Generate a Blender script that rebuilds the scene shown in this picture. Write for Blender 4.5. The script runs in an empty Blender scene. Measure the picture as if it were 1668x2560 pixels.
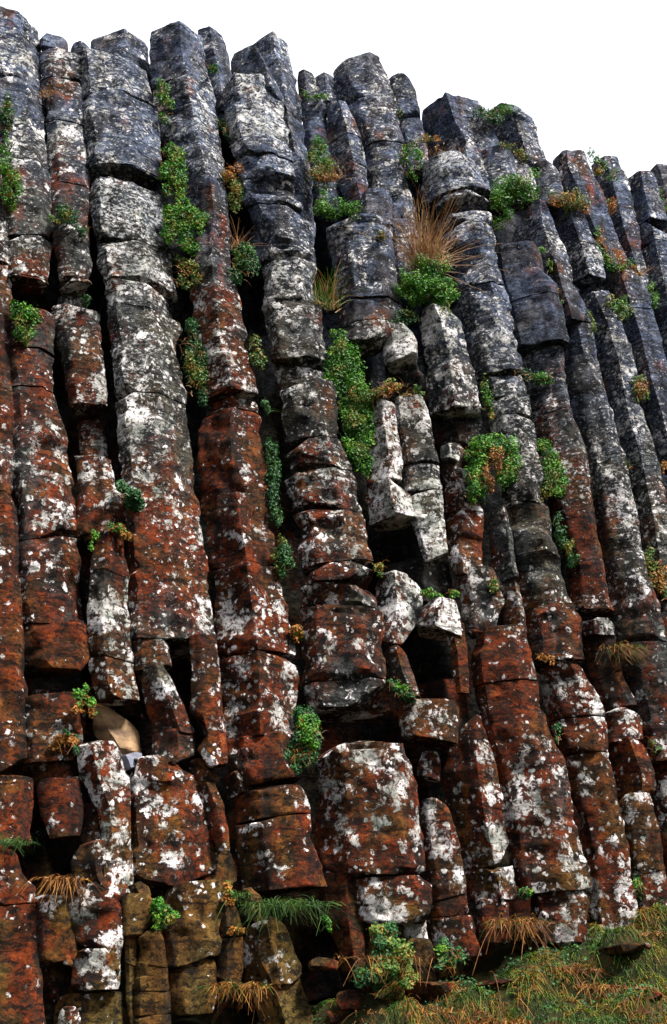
import bpy, math, random
import numpy as np
from mathutils import Vector

# ------------------------------------------------------------------ camera, sky, sun, exposure
scene = bpy.context.scene
COL = scene.collection
FPX = 2459.0                       # focal length in photo pixels (1668 x 2560)
PITCH = math.radians(24.0)
CAM = np.array([0.0, 0.0, 1.6])
cam_data = bpy.data.cameras.new("camera")
cam = bpy.data.objects.new("camera", cam_data)
COL.objects.link(cam)
cam.location = CAM
cam.rotation_euler = (math.radians(90) + PITCH, 0, 0)
cam_data.sensor_fit = 'VERTICAL'
cam_data.sensor_height = 24.0
cam_data.lens = 24.0 * FPX / 2560.0
cam_data.clip_end = 3000
scene.camera = cam

SUN_EL, SUN_AZ = math.radians(56), math.radians(122)   # azimuth clockwise from +Y: high, behind and a little right of the camera
world = bpy.data.worlds.new("World")
scene.world = world
world.use_nodes = True
wn = world.node_tree
wn.nodes.clear()
w_out = wn.nodes.new('ShaderNodeOutputWorld')
w_bg = wn.nodes.new('ShaderNodeBackground')
w_sky = wn.nodes.new('ShaderNodeTexSky')
w_sky.sky_type = 'NISHITA'
w_sky.sun_disc = False
w_sky.sun_elevation = SUN_EL
w_sky.sun_rotation = SUN_AZ
w_mix = wn.nodes.new('ShaderNodeMix')          # even white cloud cover over the blue sky
w_mix.data_type = 'RGBA'
w_mix.inputs['Factor'].default_value = 0.74
w_mix.inputs['B'].default_value = (8.6, 8.7, 9.1, 1)
wn.links.new(w_sky.outputs[0], w_mix.inputs['A'])
w_tc = wn.nodes.new('ShaderNodeTexCoord')          # overcast sky: three times brighter overhead than at the horizon
w_sx = wn.nodes.new('ShaderNodeSeparateXYZ')
w_mr = wn.nodes.new('ShaderNodeMapRange')
w_mr.inputs['To Min'].default_value = 0.42
w_mr.inputs['To Max'].default_value = 1.26
w_sc = wn.nodes.new('ShaderNodeVectorMath')
w_sc.operation = 'SCALE'
wn.links.new(w_tc.outputs['Generated'], w_sx.inputs[0])
wn.links.new(w_sx.outputs['Z'], w_mr.inputs['Value'])
wn.links.new(w_mix.outputs['Result'], w_sc.inputs[0])
wn.links.new(w_mr.outputs[0], w_sc.inputs['Scale'])
wn.links.new(w_sc.outputs[0], w_bg.inputs['Color'])
w_bg.inputs['Strength'].default_value = 0.042
wn.links.new(w_bg.outputs[0], w_out.inputs[0])

sun_data = bpy.data.lights.new("sun", 'SUN')
sun_data.energy = 3.0
sun_data.angle = math.radians(10)
sun_data.color = (1.0, 0.96, 0.9)
sun = bpy.data.objects.new("sun", sun_data)
COL.objects.link(sun)
sd = Vector((math.sin(SUN_AZ) * math.cos(SUN_EL), math.cos(SUN_AZ) * math.cos(SUN_EL), math.sin(SUN_EL)))
sun.rotation_euler = sd.to_track_quat('Z', 'Y').to_euler()
sun.location = (4, -6, 20)

scene.view_settings.view_transform = 'Standard'
scene.view_settings.look = 'None'
scene.view_settings.gamma = 1.0
scene.view_settings.use_curve_mapping = False
scene.view_settings.exposure = 2.42
scene.render.engine = 'CYCLES'
scene.cycles.max_bounces = 4
scene.cycles.diffuse_bounces = 1
scene.cycles.glossy_bounces = 1
scene.cycles.transmission_bounces = 2

# ------------------------------------------------------------------ geometry helpers
FWD = np.array([0, math.cos(PITCH), math.sin(PITCH)])
UP = np.array([0, -math.sin(PITCH), math.cos(PITCH)])
Z = np.array([0, 0, 1.0])


def rays(px, py):
    px = np.asarray(px, float); py = np.asarray(py, float)
    a = (px - 834.0) / FPX
    b = (1280.0 - py) / FPX
    return np.stack([a, FWD[1] + b * UP[1], FWD[2] + b * UP[2]], -1)


D0, KX, KZ = 8.0, 0.30, 0.08       # the cliff face: y = D0 + KX*x + KZ*(z-1.6) + offset


def on_cliff(px, py, d=0.0):
    r = rays(px, py)
    t = (D0 + d) / (r[..., 1] - KX * r[..., 0] - KZ * r[..., 2])
    return CAM + r * t[..., None]


def nhash(i, j, k, seed):
    h = (i * 374761393 + j * 668265263 + k * 2147483647 + seed * 974634777) & 0xFFFFFFFF
    h = ((h ^ (h >> 13)) * 1274126177) & 0xFFFFFFFF
    h = (h ^ (h >> 16)) & 0xFFFFFFFF
    return h.astype(np.float64) / 4294967295.0


def vnoise(p, seed=0):
    """smooth value noise in -1..1 at points p (n,3)"""
    f = np.floor(p).astype(np.int64)
    t = p - f
    t = t * t * t * (t * (t * 6 - 15) + 10)
    res = 0
    for a in (0, 1):
        wa = t[:, 0] if a else 1 - t[:, 0]
        for b in (0, 1):
            wb = t[:, 1] if b else 1 - t[:, 1]
            for c in (0, 1):
                wc = t[:, 2] if c else 1 - t[:, 2]
                res = res + wa * wb * wc * nhash(f[:, 0] + a, f[:, 1] + b, f[:, 2] + c, seed)
    return res * 2 - 1


def fbm(p, seed=0, octv=3):
    r, amp = 0, 1.0
    for o in range(octv):
        r = r + amp * vnoise(p * (2.03 ** o), seed + o * 7)
        amp *= 0.5
    return r


def mesh_from(name, V, faces_q=None, faces_t=None, mat=None, smooth=True, sharp=None):
    me = bpy.data.meshes.new(name)
    V = np.ascontiguousarray(V, np.float32)
    me.vertices.add(len(V))
    me.vertices.foreach_set('co', V.ravel())
    idx, starts, tot = [], [], 0
    if faces_q is not None and len(faces_q):
        q = np.asarray(faces_q, np.int32)
        idx.append(q.ravel()); starts.append(np.arange(len(q), dtype=np.int32) * 4); tot = len(q) * 4
    if faces_t is not None and len(faces_t):
        q = np.asarray(faces_t, np.int32)
        idx.append(q.ravel()); starts.append(tot + np.arange(len(q), dtype=np.int32) * 3)
    idx = np.concatenate(idx); starts = np.concatenate(starts)
    me.loops.add(len(idx))
    me.loops.foreach_set('vertex_index', idx)
    me.polygons.add(len(starts))
    me.polygons.foreach_set('loop_start', starts)
    me.polygons.foreach_set('use_smooth', np.full(len(starts), smooth, bool))
    me.update(calc_edges=True)
    me.validate()
    if sharp:
        me.set_sharp_from_angle(angle=math.radians(sharp))
    if mat:
        me.materials.append(mat)
    return me


def link(name, me, parent=None, loc=None):
    o = bpy.data.objects.new(name, me)
    COL.objects.link(o)
    if parent is not None:
        o.parent = parent
    elif loc is not None:
        o.location = loc
    return o


def tag(o, label, cat, group=None, kind='thing'):
    o['label'] = label
    o['category'] = cat
    o['kind'] = kind
    if group:
        o['group'] = group
    return o


# ------------------------------------------------------------------ materials
class NT:
    def __init__(self, name):
        self.m = bpy.data.materials.new(name)
        self.m.use_nodes = True
        self.t = self.m.node_tree
        self.t.nodes.clear()

    def n(self, typ, **kw):
        nd = self.t.nodes.new(typ)
        for k, v in kw.items():
            setattr(nd, k, v)
        return nd

    def val(self, sock, v):
        if isinstance(v, bpy.types.NodeSocket):
            self.t.links.new(v, sock)
        else:
            sock.default_value = v

    def math(self, op, a, b=0.0, c=None, clamp=False):
        nd = self.n('ShaderNodeMath', operation=op)
        nd.use_clamp = clamp
        self.val(nd.inputs[0], a); self.val(nd.inputs[1], b)
        if c is not None:
            self.val(nd.inputs[2], c)
        return nd.outputs[0]

    def step(self, x, lo, hi):
        nd = self.n('ShaderNodeMapRange', interpolation_type='SMOOTHSTEP')
        self.val(nd.inputs['Value'], x)
        self.val(nd.inputs['From Min'], lo); self.val(nd.inputs['From Max'], hi)
        return nd.outputs[0]

    def mix(self, f, a, b, blend='MIX'):
        nd = self.n('ShaderNodeMix', data_type='RGBA', blend_type=blend)
        self.val(nd.inputs['Factor'], f)
        self.val(nd.inputs['A'], a); self.val(nd.inputs['B'], b)
        return nd.outputs['Result']

    def noise(self, vec, scale, detail=4.0, rough=0.6, dist=0.0):
        nd = self.n('ShaderNodeTexNoise')
        self.val(nd.inputs['Vector'], vec)
        nd.inputs['Scale'].default_value = scale
        nd.inputs['Detail'].default_value = detail
        nd.inputs['Roughness'].default_value = rough
        nd.inputs['Distortion'].default_value = dist
        return nd.outputs['Fac'], nd.outputs['Color']

    def voro(self, vec, scale):
        nd = self.n('ShaderNodeTexVoronoi')
        self.val(nd.inputs['Vector'], vec)
        nd.inputs['Scale'].default_value = scale
        return nd.outputs['Distance'], nd.outputs['Color']

    def scalev(self, vec, s):
        nd = self.n('ShaderNodeVectorMath', operation='MULTIPLY')
        self.val(nd.inputs[0], vec); nd.inputs[1].default_value = s
        return nd.outputs[0]

    def ramp(self, x, stops):
        nd = self.n('ShaderNodeValToRGB')
        cr = nd.color_ramp
        while len(cr.elements) < len(stops):
            cr.elements.new(0.5)
        for e, (p, c) in zip(cr.elements, stops):
            e.position = p
            e.color = (*c, 1)
        self.val(nd.inputs[0], x)
        return nd.outputs[0]

    def out(self, col, rough=0.9, bump=None, bstr=0.6, bdist=0.02, spec=0.25, translucent=None):
        p = self.n('ShaderNodeBsdfPrincipled')
        self.val(p.inputs['Base Color'], col)
        self.val(p.inputs['Roughness'], rough)
        p.inputs['Specular IOR Level'].default_value = spec
        if bump is not None:
            b = self.n('ShaderNodeBump')
            b.inputs['Strength'].default_value = bstr
            b.inputs['Distance'].default_value = bdist
            self.val(b.inputs['Height'], bump)
            self.t.links.new(b.outputs[0], p.inputs['Normal'])
        sh = p.outputs[0]
        if translucent is not None:
            tr = self.n('ShaderNodeBsdfTranslucent')
            self.val(tr.inputs['Color'], col)
            ms = self.n('ShaderNodeMixShader')
            ms.inputs[0].default_value = translucent
            self.t.links.new(sh, ms.inputs[1]); self.t.links.new(tr.outputs[0], ms.inputs[2])
            sh = ms.outputs[0]
        o = self.n('ShaderNodeOutputMaterial')
        self.t.links.new(sh, o.inputs[0])
        return self.m


def rock_material(name='lichened_basalt', ochre=0.0):
    N = NT(name)
    pos = N.n('ShaderNodeNewGeometry').outputs['Position']
    oi = N.n('ShaderNodeObjectInfo')
    sep = N.n('ShaderNodeSeparateColor')
    N.t.links.new(oi.outputs['Color'], sep.inputs[0])
    rust_a, lich_a, fine_a = sep.outputs[0], sep.outputs[1], sep.outputs[2]
    tone = oi.outputs['Alpha']
    _, ncol = N.noise(pos, 8.0, 6, 0.75)
    off = N.n('ShaderNodeVectorMath', operation='MULTIPLY_ADD')
    N.val(off.inputs[0], ncol); off.inputs[1].default_value = (0.14, 0.14, 0.14); N.val(off.inputs[2], pos)
    wp = off.outputs[0]                                        # warped position
    sx = N.n('ShaderNodeSeparateXYZ'); N.t.links.new(pos, sx.inputs[0])
    # iron staining grows downwards along the cliff
    zz = N.math('ADD', sx.outputs[2], N.math('MULTIPLY', sx.outputs[0], 0.40))
    grad = N.step(zz, 8.6, 3.8)
    big, _ = N.noise(pos, 1.9, 5, 0.65)
    mid, _ = N.noise(pos, 7.5, 5, 0.68)
    fin, _ = N.noise(N.scalev(wp, (1, 1, 1.9)), 27.0, 4, 0.72)
    mf = N.math('ADD', N.math('MULTIPLY', mid, 0.5), N.math('MULTIPLY', fin, 0.5))
    grey = N.ramp(mf, [(0.40, (0.005, 0.006, 0.007)), (0.48, (0.019, 0.020, 0.020)), (0.56, (0.050, 0.052, 0.049)), (0.68, (0.125, 0.127, 0.118))])
    blue = N.ramp(mf, [(0.38, (0.005, 0.007, 0.012)), (0.47, (0.022, 0.030, 0.056)), (0.55, (0.064, 0.080, 0.122)), (0.68, (0.165, 0.183, 0.245))])
    grey = N.mix(N.step(N.math('ADD', zz, N.math('MULTIPLY', big, 2.0)), 7.9, 10.2), grey, blue)  # blue sky glow painted into the grey of the upper rock
    rust = N.ramp(mf, [(0.36, (0.005, 0.003, 0.002)), (0.46, (0.026, 0.011, 0.006)), (0.55, (0.102, 0.018, 0.005)), (0.70, (0.21, 0.048, 0.009))])
    olive = N.ramp(mf, [(0.36, (0.006, 0.006, 0.003)), (0.50, (0.045, 0.030, 0.008)), (0.64, (0.130, 0.080, 0.016))])
    rs = N.math('ADD', N.math('MULTIPLY', grad, 0.75), N.math('SUBTRACT', rust_a, 0.42))
    vs, _ = N.noise(N.scalev(wp, (4.5, 4.5, 0.5)), 1.0, 4, 0.6)
    rs = N.math('ADD', rs, N.math('MULTIPLY', N.math('SUBTRACT', vs, 0.52), 1.7))
    rmask = N.step(N.math('ADD', rs, N.math('ADD', N.math('MULTIPLY', N.math('SUBTRACT', big, 0.5), 3.0), N.math('MULTIPLY', N.math('SUBTRACT', fin, 0.5), 1.1))), 0.18, 0.74)
    base = N.mix(rmask, grey, rust)
    ol, _ = N.noise(pos, 2.3, 4, 0.6)
    low = N.math('ADD', 0.35, N.math('MULTIPLY', N.step(sx.outputs[2], 3.4, 1.4), 0.5))
    base = N.mix(N.math('MULTIPLY', N.step(ol, 0.45, 0.60), low), base, olive)
    if ochre:
        base = N.mix(ochre, base, N.mix(N.step(big, 0.4, 0.6), N.ramp(mf, [(0.36, (0.012, 0.009, 0.004)), (0.48, (0.060, 0.042, 0.012)), (0.62, (0.15, 0.102, 0.028))]), N.ramp(mf, [(0.36, (0.010, 0.005, 0.002)), (0.48, (0.062, 0.028, 0.007)), (0.64, (0.15, 0.070, 0.016))])))
    # thin level streaks (flow banding)
    st, _ = N.noise(N.scalev(wp, (2.6, 2.6, 30.0)), 1.0, 3, 0.6)
    streak = N.step(st, 0.44, 0.36)
    blk, _ = N.noise(N.scalev(wp, (1, 1, 1.9)), 13.0, 4, 0.65)
    dark = N.math('MAXIMUM', N.math('MULTIPLY', streak, 0.8), N.math('MULTIPLY', N.step(blk, 0.445, 0.38), 0.85))
    base = N.mix(dark, base, (0.004, 0.004, 0.004, 1))
    ws, _ = N.noise(N.scalev(wp, (7.0, 7.0, 0.55)), 1.0, 3, 0.6)
    base = N.mix(N.math('MULTIPLY', N.step(ws, 0.50, 0.36), 0.72), base, (0.006, 0.006, 0.006, 1))
    # lichen: ragged sheets, thalli of two sizes, fine speckle
    lowz = N.step(sx.outputs[2], 6.0, 3.0)
    la, _ = N.noise(wp, 6.5, 8, 0.74)
    lb, _ = N.noise(wp, 4.6, 8, 0.70)
    l1 = N.math('ADD', N.math('MULTIPLY', la, N.math('SUBTRACT', 1.0, lowz)), N.math('MULTIPLY', N.math('SUBTRACT', lb, 0.015), lowz))
    cov, _ = N.noise(pos, 1.25, 3, 0.55)
    th1 = N.math('SUBTRACT', 0.745, N.math('MULTIPLY', lich_a, 0.30))
    th1 = N.math('SUBTRACT', th1, N.math('MULTIPLY', N.math('SUBTRACT', cov, 0.5), 0.36))
    lich_a = N.math('ADD', lich_a, N.math('MULTIPLY', N.math('SUBTRACT', cov, 0.5), 1.3), clamp=True)
    m1 = N.step(l1, th1, N.math('ADD', th1, 0.03))
    d2, c2 = N.voro(wp, 8.0)
    s2 = N.n('ShaderNodeSeparateColor'); N.t.links.new(c2, s2.inputs[0])
    rad2 = N.math('MULTIPLY', N.math('SUBTRACT', s2.outputs[0], N.math('SUBTRACT', 1.02, N.math('MULTIPLY', lich_a, 0.62))), 0.95)
    m2 = N.step(N.math('SUBTRACT', rad2, d2), -0.02, 0.03)
    ring = N.math('MULTIPLY', N.step(s2.outputs[1], 0.72, 0.75), N.step(N.math('SUBTRACT', N.math('MULTIPLY', rad2, 0.55), d2), 0.0, 0.04))
    m2 = N.math('SUBTRACT', m2, ring, clamp=True)
    d3, c3 = N.voro(wp, 21.0)
    s3 = N.n('ShaderNodeSeparateColor'); N.t.links.new(c3, s3.inputs[0])
    rad3 = N.math('MULTIPLY', N.math('SUBTRACT', s3.outputs[0], N.math('SUBTRACT', 1.05, N.math('MULTIPLY', lich_a, 0.85))), 0.9)
    m3 = N.step(N.math('SUBTRACT', rad3, d3), -0.03, 0.05)
    l4, _ = N.noise(N.scalev(pos, (1, 1, 1.5)), 20.0, 5, 0.72)
    th4 = N.math('SUBTRACT', N.math('ADD', 0.690, N.math('MULTIPLY', lowz, 0.06)), N.math('MULTIPLY', fine_a, 0.18))
    th4 = N.math('SUBTRACT', th4, N.math('MULTIPLY', N.math('SUBTRACT', cov, 0.5), 0.30))
    m4 = N.math('MULTIPLY', N.step(l4, th4, N.math('ADD', th4, 0.06)), 0.85)
    lm = N.math('MAXIMUM', N.math('MAXIMUM', m1, m2), N.math('MAXIMUM', m3, m4))
    hole, _ = N.noise(wp, 30.0, 4, 0.7)
    lm = N.math('MULTIPLY', lm, N.step(hole, 0.40, 0.48))
    lm = N.math('MULTIPLY', lm, N.math('SUBTRACT', 1.0, N.math('MULTIPLY', streak, 0.7)))
    lt, _ = N.noise(pos, 5.0, 4, 0.65)
    lcol = N.ramp(lt, [(0.36, (0.17, 0.19, 0.17)), (0.47, (0.36, 0.35, 0.32)), (0.56, (0.56, 0.53, 0.52)), (0.64, (0.74, 0.70, 0.70))])
    lcol = N.mix(N.math('MULTIPLY', m4, N.math('SUBTRACT', 1.0, m1)), lcol, (0.34, 0.35, 0.36, 1))
    lcol = N.mix(N.math('MULTIPLY', N.step(fin, 0.5, 0.36), 0.5), lcol, (0.10, 0.09, 0.07, 1))
    colr = N.mix(lm, base, lcol)
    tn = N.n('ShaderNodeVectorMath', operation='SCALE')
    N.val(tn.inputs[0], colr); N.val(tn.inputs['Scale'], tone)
    h = N.math('ADD', N.math('MULTIPLY', mid, 0.9), N.math('MULTIPLY', fin, 0.55))
    h = N.math('ADD', h, N.math('MULTIPLY', lm, 0.10))
    h = N.math('SUBTRACT', h, N.math('MULTIPLY', dark, 0.32))
    return N.out(tn.outputs[0], 0.95, h, 0.95, 0.035, 0.08)


def fresh_material(name, c1, c2):
    N = NT(name)
    pos = N.n('ShaderNodeNewGeometry').outputs['Position']
    a, _ = N.noise(N.scalev(pos, (1, 1, 2)), 4.0, 5, 0.6)
    f, _ = N.noise(pos, 25.0, 4, 0.6)
    c = N.ramp(a, [(0.35, c1), (0.62, c2)])
    c = N.mix(N.math('MULTIPLY', N.step(f, 0.5, 0.36), 0.5), c, (0.10, 0.05, 0.02, 1))
    return N.out(c, 0.8, N.math('ADD', a, N.math('MULTIPLY', f, 0.3)), 0.5, 0.03, 0.3)


def leaf_material(name, stops, rough=0.6, trans=0.25, patch=7.0):
    N = NT(name)
    g = N.n('ShaderNodeNewGeometry')
    f, _ = N.noise(g.outputs['Position'], patch, 3, 0.6)
    t = N.math('ADD', N.math('MULTIPLY', g.outputs['Random Per Island'], 0.5), N.math('MULTIPLY', N.step(f, 0.3, 0.7), 0.5))
    c = N.ramp(t, stops)
    return N.out(c, rough, spec=0.25, translucent=trans)


ROCK = rock_material()
OCHRE = rock_material('ochre_stained_basalt', 0.85)
TAN = fresh_material('fresh_tan_fracture', (0.05, 0.026, 0.012), (0.24, 0.145, 0.07))
SLATE = fresh_material('fresh_grey_fracture', (0.05, 0.055, 0.075), (0.12, 0.13, 0.17))
GREEN = leaf_material('green_leaves', [(0.0, (0.006, 0.030, 0.003)), (0.35, (0.018, 0.105, 0.004)), (0.7, (0.062, 0.19, 0.006)), (1.0, (0.20, 0.24, 0.02))])
DEEP = leaf_material('deep_green_leaves', [(0.0, (0.008, 0.030, 0.008)), (0.6, (0.014, 0.070, 0.014)), (1.0, (0.035, 0.11, 0.02))])
MIXED = leaf_material('turning_leaves', [(0.0, (0.014, 0.050, 0.006)), (0.4, (0.035, 0.10, 0.010)), (0.62, (0.10, 0.13, 0.014)), (0.8, (0.19, 0.11, 0.015)), (1.0, (0.26, 0.10, 0.02))])
RUSTY = leaf_material('rusty_leaves', [(0.0, (0.06, 0.03, 0.008)), (0.4, (0.20, 0.075, 0.01)), (0.75, (0.34, 0.13, 0.015)), (1.0, (0.12, 0.14, 0.015))])
STRAW = leaf_material('straw_blades', [(0.0, (0.06, 0.025, 0.010)), (0.5, (0.20, 0.095, 0.035)), (1.0, (0.36, 0.21, 0.09))], 0.7)
AMBER = leaf_material('amber_blades', [(0.0, (0.022, 0.010, 0.003)), (0.3, (0.07, 0.026, 0.005)), (0.6, (0.16, 0.060, 0.010)), (0.85, (0.26, 0.125, 0.02)), (1.0, (0.05, 0.075, 0.010))], 0.7)
BLADE = leaf_material('green_blades', [(0.0, (0.006, 0.018, 0.003)), (0.5, (0.016, 0.048, 0.005)), (0.85, (0.045, 0.085, 0.008)), (1.0, (0.18, 0.11, 0.02))], 0.7)
BANK = leaf_material('bank_grass_blades', [(0.0, (0.005, 0.014, 0.002)), (0.35, (0.010, 0.045, 0.002)), (0.55, (0.045, 0.090, 0.003)), (0.75, (0.12, 0.095, 0.006)), (1.0, (0.22, 0.085, 0.010))], 0.7, patch=2.6)


def ground_material():
    N = NT('mossy_bank')
    pos = N.n('ShaderNodeNewGeometry').outputs['Position']
    a, _ = N.noise(pos, 2.2, 6, 0.65)
    f, _ = N.noise(pos, 18.0, 5, 0.7)
    s = N.math('ADD', N.math('MULTIPLY', a, 0.55), N.math('MULTIPLY', f, 0.45))
    c = N.ramp(s, [(0.36, (0.006, 0.005, 0.003)), (0.48, (0.010, 0.012, 0.003)), (0.56, (0.026, 0.018, 0.005)), (0.68, (0.07, 0.028, 0.009))])
    return N.out(c, 0.95, s, 1.0, 0.06, 0.1)


GROUND = ground_material()

# ------------------------------------------------------------------ tones by place on the cliff (iron staining grows downwards; sky haze painted in as lighter upper blocks)


def sstep(x, a, b):
    t = min(1.0, max(0.0, (x - a) / (b - a)))
    return t * t * (3 - 2 * t)


def tones(x, y, rng, rust=None, lich=None, fine=None, tone=None):
    ylo = 430 + 0.42 * x
    r = 0.42
    if rust is not None:
        r = min(1.0, max(0.0, r + rust))
    l = 0.465 + 0.11 * sstep(y, 500, 1100) - 0.10 * sstep(y, 1900, 2400)
    if lich is not None:
        l = l + lich
    f = 0.70 - 0.34 * sstep(y, ylo, ylo + 800)
    if fine is not None:
        f = f + fine
    t = 1.25 - 0.25 * sstep(y, 150 + 0.25 * x, 650 + 0.25 * x)  # upper blocks painted lighter, standing in for haze from the sky
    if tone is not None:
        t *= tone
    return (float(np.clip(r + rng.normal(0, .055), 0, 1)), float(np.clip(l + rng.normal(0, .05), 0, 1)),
            float(np.clip(f + rng.normal(0, .05), 0, 1)), float(np.clip(t * (1 + rng.normal(0, .06)), 0.05, 2)))


# ------------------------------------------------------------------ lofted rock


def ring_poly(ridges, n):
    """outline of a column in plan, u across the view, v away from it (front at v = 0), n points from edge to edge and round the back"""
    if len(ridges) == 1:
        front = [(ridges[0] - .5, 0.0)]
    else:
        front = [(q - .5, 0.0 if 0 < i < len(ridges) - 1 else 0.05) for i, q in enumerate(ridges)]
    lv = 0.16 + 0.36 * max(0.0, ridges[0])
    rv = 0.16 + 0.36 * max(0.0, 1 - ridges[-1])
    poly = [(-.5, lv)] + front + [(.5, rv), (.30, .80), (-.30, .80)]
    P = np.array(poly)
    Q = np.vstack([P, P[:1]])
    seg = np.linalg.norm(np.diff(Q, axis=0), axis=1)
    wgt = seg.copy()
    nf = len(front) + 1
    wgt[nf:] *= 0.45
    cnt = np.maximum(2, np.round(n * wgt / wgt.sum()).astype(int))
    pts = []
    for i, c in enumerate(cnt):
        for k in range(c):
            pts.append(Q[i] + (Q[i + 1] - Q[i]) * k / c)
    pts = np.array(pts)
    for _ in range(1):
        pts = 0.76 * pts + 0.12 * (np.roll(pts, 1, 0) + np.roll(pts, -1, 0))
    pts[:, 0] *= 1.0 / (pts[:, 0].max() - pts[:, 0].min())
    return pts


class Loft:
    def __init__(self, rows, d, seed, ridges, pad=0.0):
        A = np.array([[float(q) for q in r.split()] for r in rows.split(';')])
        self.y0, self.y1 = A[0, 0], A[-1, 0]
        self.d, self.seed, self.ridges = d, seed, ridges
        t = np.arange(self.y0 - 60, self.y1 + 61, 4.0)
        # linear beyond the ends
        def ext(col):
            v = np.interp(t, A[:, 0], A[:, col])
            s0 = (A[1, col] - A[0, col]) / (A[1, 0] - A[0, 0]); s1 = (A[-1, col] - A[-2, col]) / (A[-1, 0] - A[-2, 0])
            v = np.where(t < self.y0, A[0, col] + np.clip(s0, -.4, .4) * (t - self.y0), v)
            v = np.where(t > self.y1, A[-1, col] + np.clip(s1, -.4, .4) * (t - self.y1), v)
            return v
        xl, xr = ext(1), ext(2)
        k = np.array([1, 2, 3, 2, 1.]) / 9
        smo = lambda v: np.convolve(np.r_[v[0], v[0], v, v[-1], v[-1]], k, 'valid')
        xl, xr = smo(xl), smo(xr)
        self.t, self.xl, self.xr = t, xl, xr
        F = on_cliff((xl + xr) / 2, t, d)
        dist = (F - CAM) @ FWD
        self.F, self.W = F, (xr - xl) * dist / FPX
        a = on_cliff((A[0, 1] + A[0, 2]) / 2, self.y0, d) - on_cliff((A[-1, 1] + A[-1, 2]) / 2, self.y1, d)
        a = a / np.linalg.norm(a)
        self.a = a
        ab = 0.55 * a + 0.45 * Z
        ab /= np.linalg.norm(ab)
        m = F[len(F) // 2] - CAM
        hv = np.array([m[0], m[1], 0]); hv /= np.linalg.norm(hv)
        u0 = np.array([hv[1], -hv[0], 0])
        u = u0 - (u0 @ ab) * ab; self.u = u / np.linalg.norm(u)
        v = hv - (hv @ ab) * ab; self.v = v / np.linalg.norm(v)
        self.wf = 1.095 + pad + 0.35 * self.W.mean() / dist.mean()

    def block(self, t0, t1, rng, s0=0.0, s1=0.0, e0=.05, e1=.05, rec=0.0, du=0.0, sc=1.0, cuts=3, rough=1.0, capdome=0.012):
        wpx = np.interp((t0 + t1) / 2, self.t, self.xr - self.xl)
        n = int(np.clip(wpx * 2.6 / 8.5, 16, 64))
        P = ring_poly(self.ridges, n)
        n = len(P)
        L = t1 - t0
        m = int(np.clip(L / 8.5, 3, 60))
        b = min(9.0, L * .3)
        s = np.r_[0, b * .12, b * .35, b * .7, np.linspace(b, L - b, m), L - b * .7, L - b * .35, L - b * .12, L]
        R = len(s)
        ang = np.arange(n) / n * 2 * math.pi
        ends = np.minimum(s, L - s) / b
        near0 = s < L / 2
        prof = np.where(ends < 1, 1 - np.sqrt(np.clip(1 - (1 - np.clip(ends, 0, 1)) ** 2, 0, 1)), 0)
        ecol = np.where(near0, e0, e1)[:, None] * prof[:, None]
        k0, ph = rng.integers(2, 5), rng.uniform(0, 6.28)
        ecol = ecol * (1 + .7 * np.sin(ang * k0 + ph)[None, :])
        cx, cy = 0.0, 0.40
        q = s / L
        T = (t0 + s)[:, None] + (s0 * (1 - q)[:, None] + s1 * q[:, None]) * 2 * P[None, :, 0]
        U = cx + (P[:, 0] - cx)[None, :] * (sc * (1 - ecol)) + du
        V = cy + (P[:, 1] - cy)[None, :] * (sc * (1 - ecol))
        Fx = np.stack([np.interp(T, self.t, self.F[:, i]) for i in range(3)], -1)
        W = np.interp(T, self.t, self.W) * self.wf
        X = Fx + (U * W)[..., None] * self.u + (V * W + rec)[..., None] * self.v
        X = X.reshape(-1, 3)
        # caps
        def cap(row, sign):
            base = X[row * n:(row + 1) * n]
            c = base.mean(0)
            Wm = W[row].mean()
            r1 = c + (base - c) * .62 + self.a * sign * Wm * capdome
            r2 = c + (base - c) * .25 + self.a * sign * Wm * capdome * 1.3
            return np.vstack([r1, r2, (c + self.a * sign * Wm * capdome * 1.35)[None]])
        top, bot = cap(0, 1), cap(R - 1, -1)
        nb = R * n
        X = np.vstack([X, top, bot])
        cen = (X[:nb].reshape(R, n, 3)).mean(1)
        Wm = W.mean()
        # broken corners: flat chips
        mid = X[:nb].mean(0)
        for _ in range(cuts):
            i = rng.integers(0, n)
            U0 = P[i]
            if U0[1] > .45:
                continue
            end = rng.random()
            row = 0 if end < (.42 if e0 > .006 else 0) else (R - 1 if end < .85 and e1 > .006 else rng.integers(0, R))
            p0 = X[row * n + i]
            nrm = self.u * U0[0] * 1.6 - self.v * (.5 - U0[1]) * 1.4 + self.a * (0.8 if row == 0 else (-0.8 if row == R - 1 else 0)) + rng.normal(0, .25, 3)
            nrm /= np.linalg.norm(nrm)
            off = Wm * (rng.uniform(.015, .05) if rng.random() < .75 else rng.uniform(.04, .08))
            dd = (X - (p0 - nrm * off)) @ nrm
            dd = np.where(dd > 0, dd, 0) * np.clip(1.6 - np.abs((X - p0) @ self.a) / (.38 * Wm), 0, 1)
            X = X - dd[:, None] * nrm * 0.94
        # weathered relief
        out = X - np.vstack([np.repeat(cen, n, 0), np.repeat(cen[:1], len(top), 0), np.repeat(cen[-1:], len(bot), 0)])
        out = out - (out @ self.a)[:, None] * self.a
        ln = np.linalg.norm(out, axis=1, keepdims=True)
        dirn = out / np.maximum(ln, 1e-4)
        sd = self.seed
        amp = fbm(X * 1.6, 11, 2) * .012 + fbm(X * 5.5, 31, 3) * .015 * rough
        amp = amp + vnoise(X * np.array([3.5, 3.5, 20.0]), 57) * .008 * rough - np.abs(vnoise(X * 3.1, 83)) * .010 - np.clip(vnoise(X * 7.0, 87) - .35, 0, 1) * .045 * rough
        amp = amp * np.clip(Wm / .5, .35, 1.2)
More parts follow.
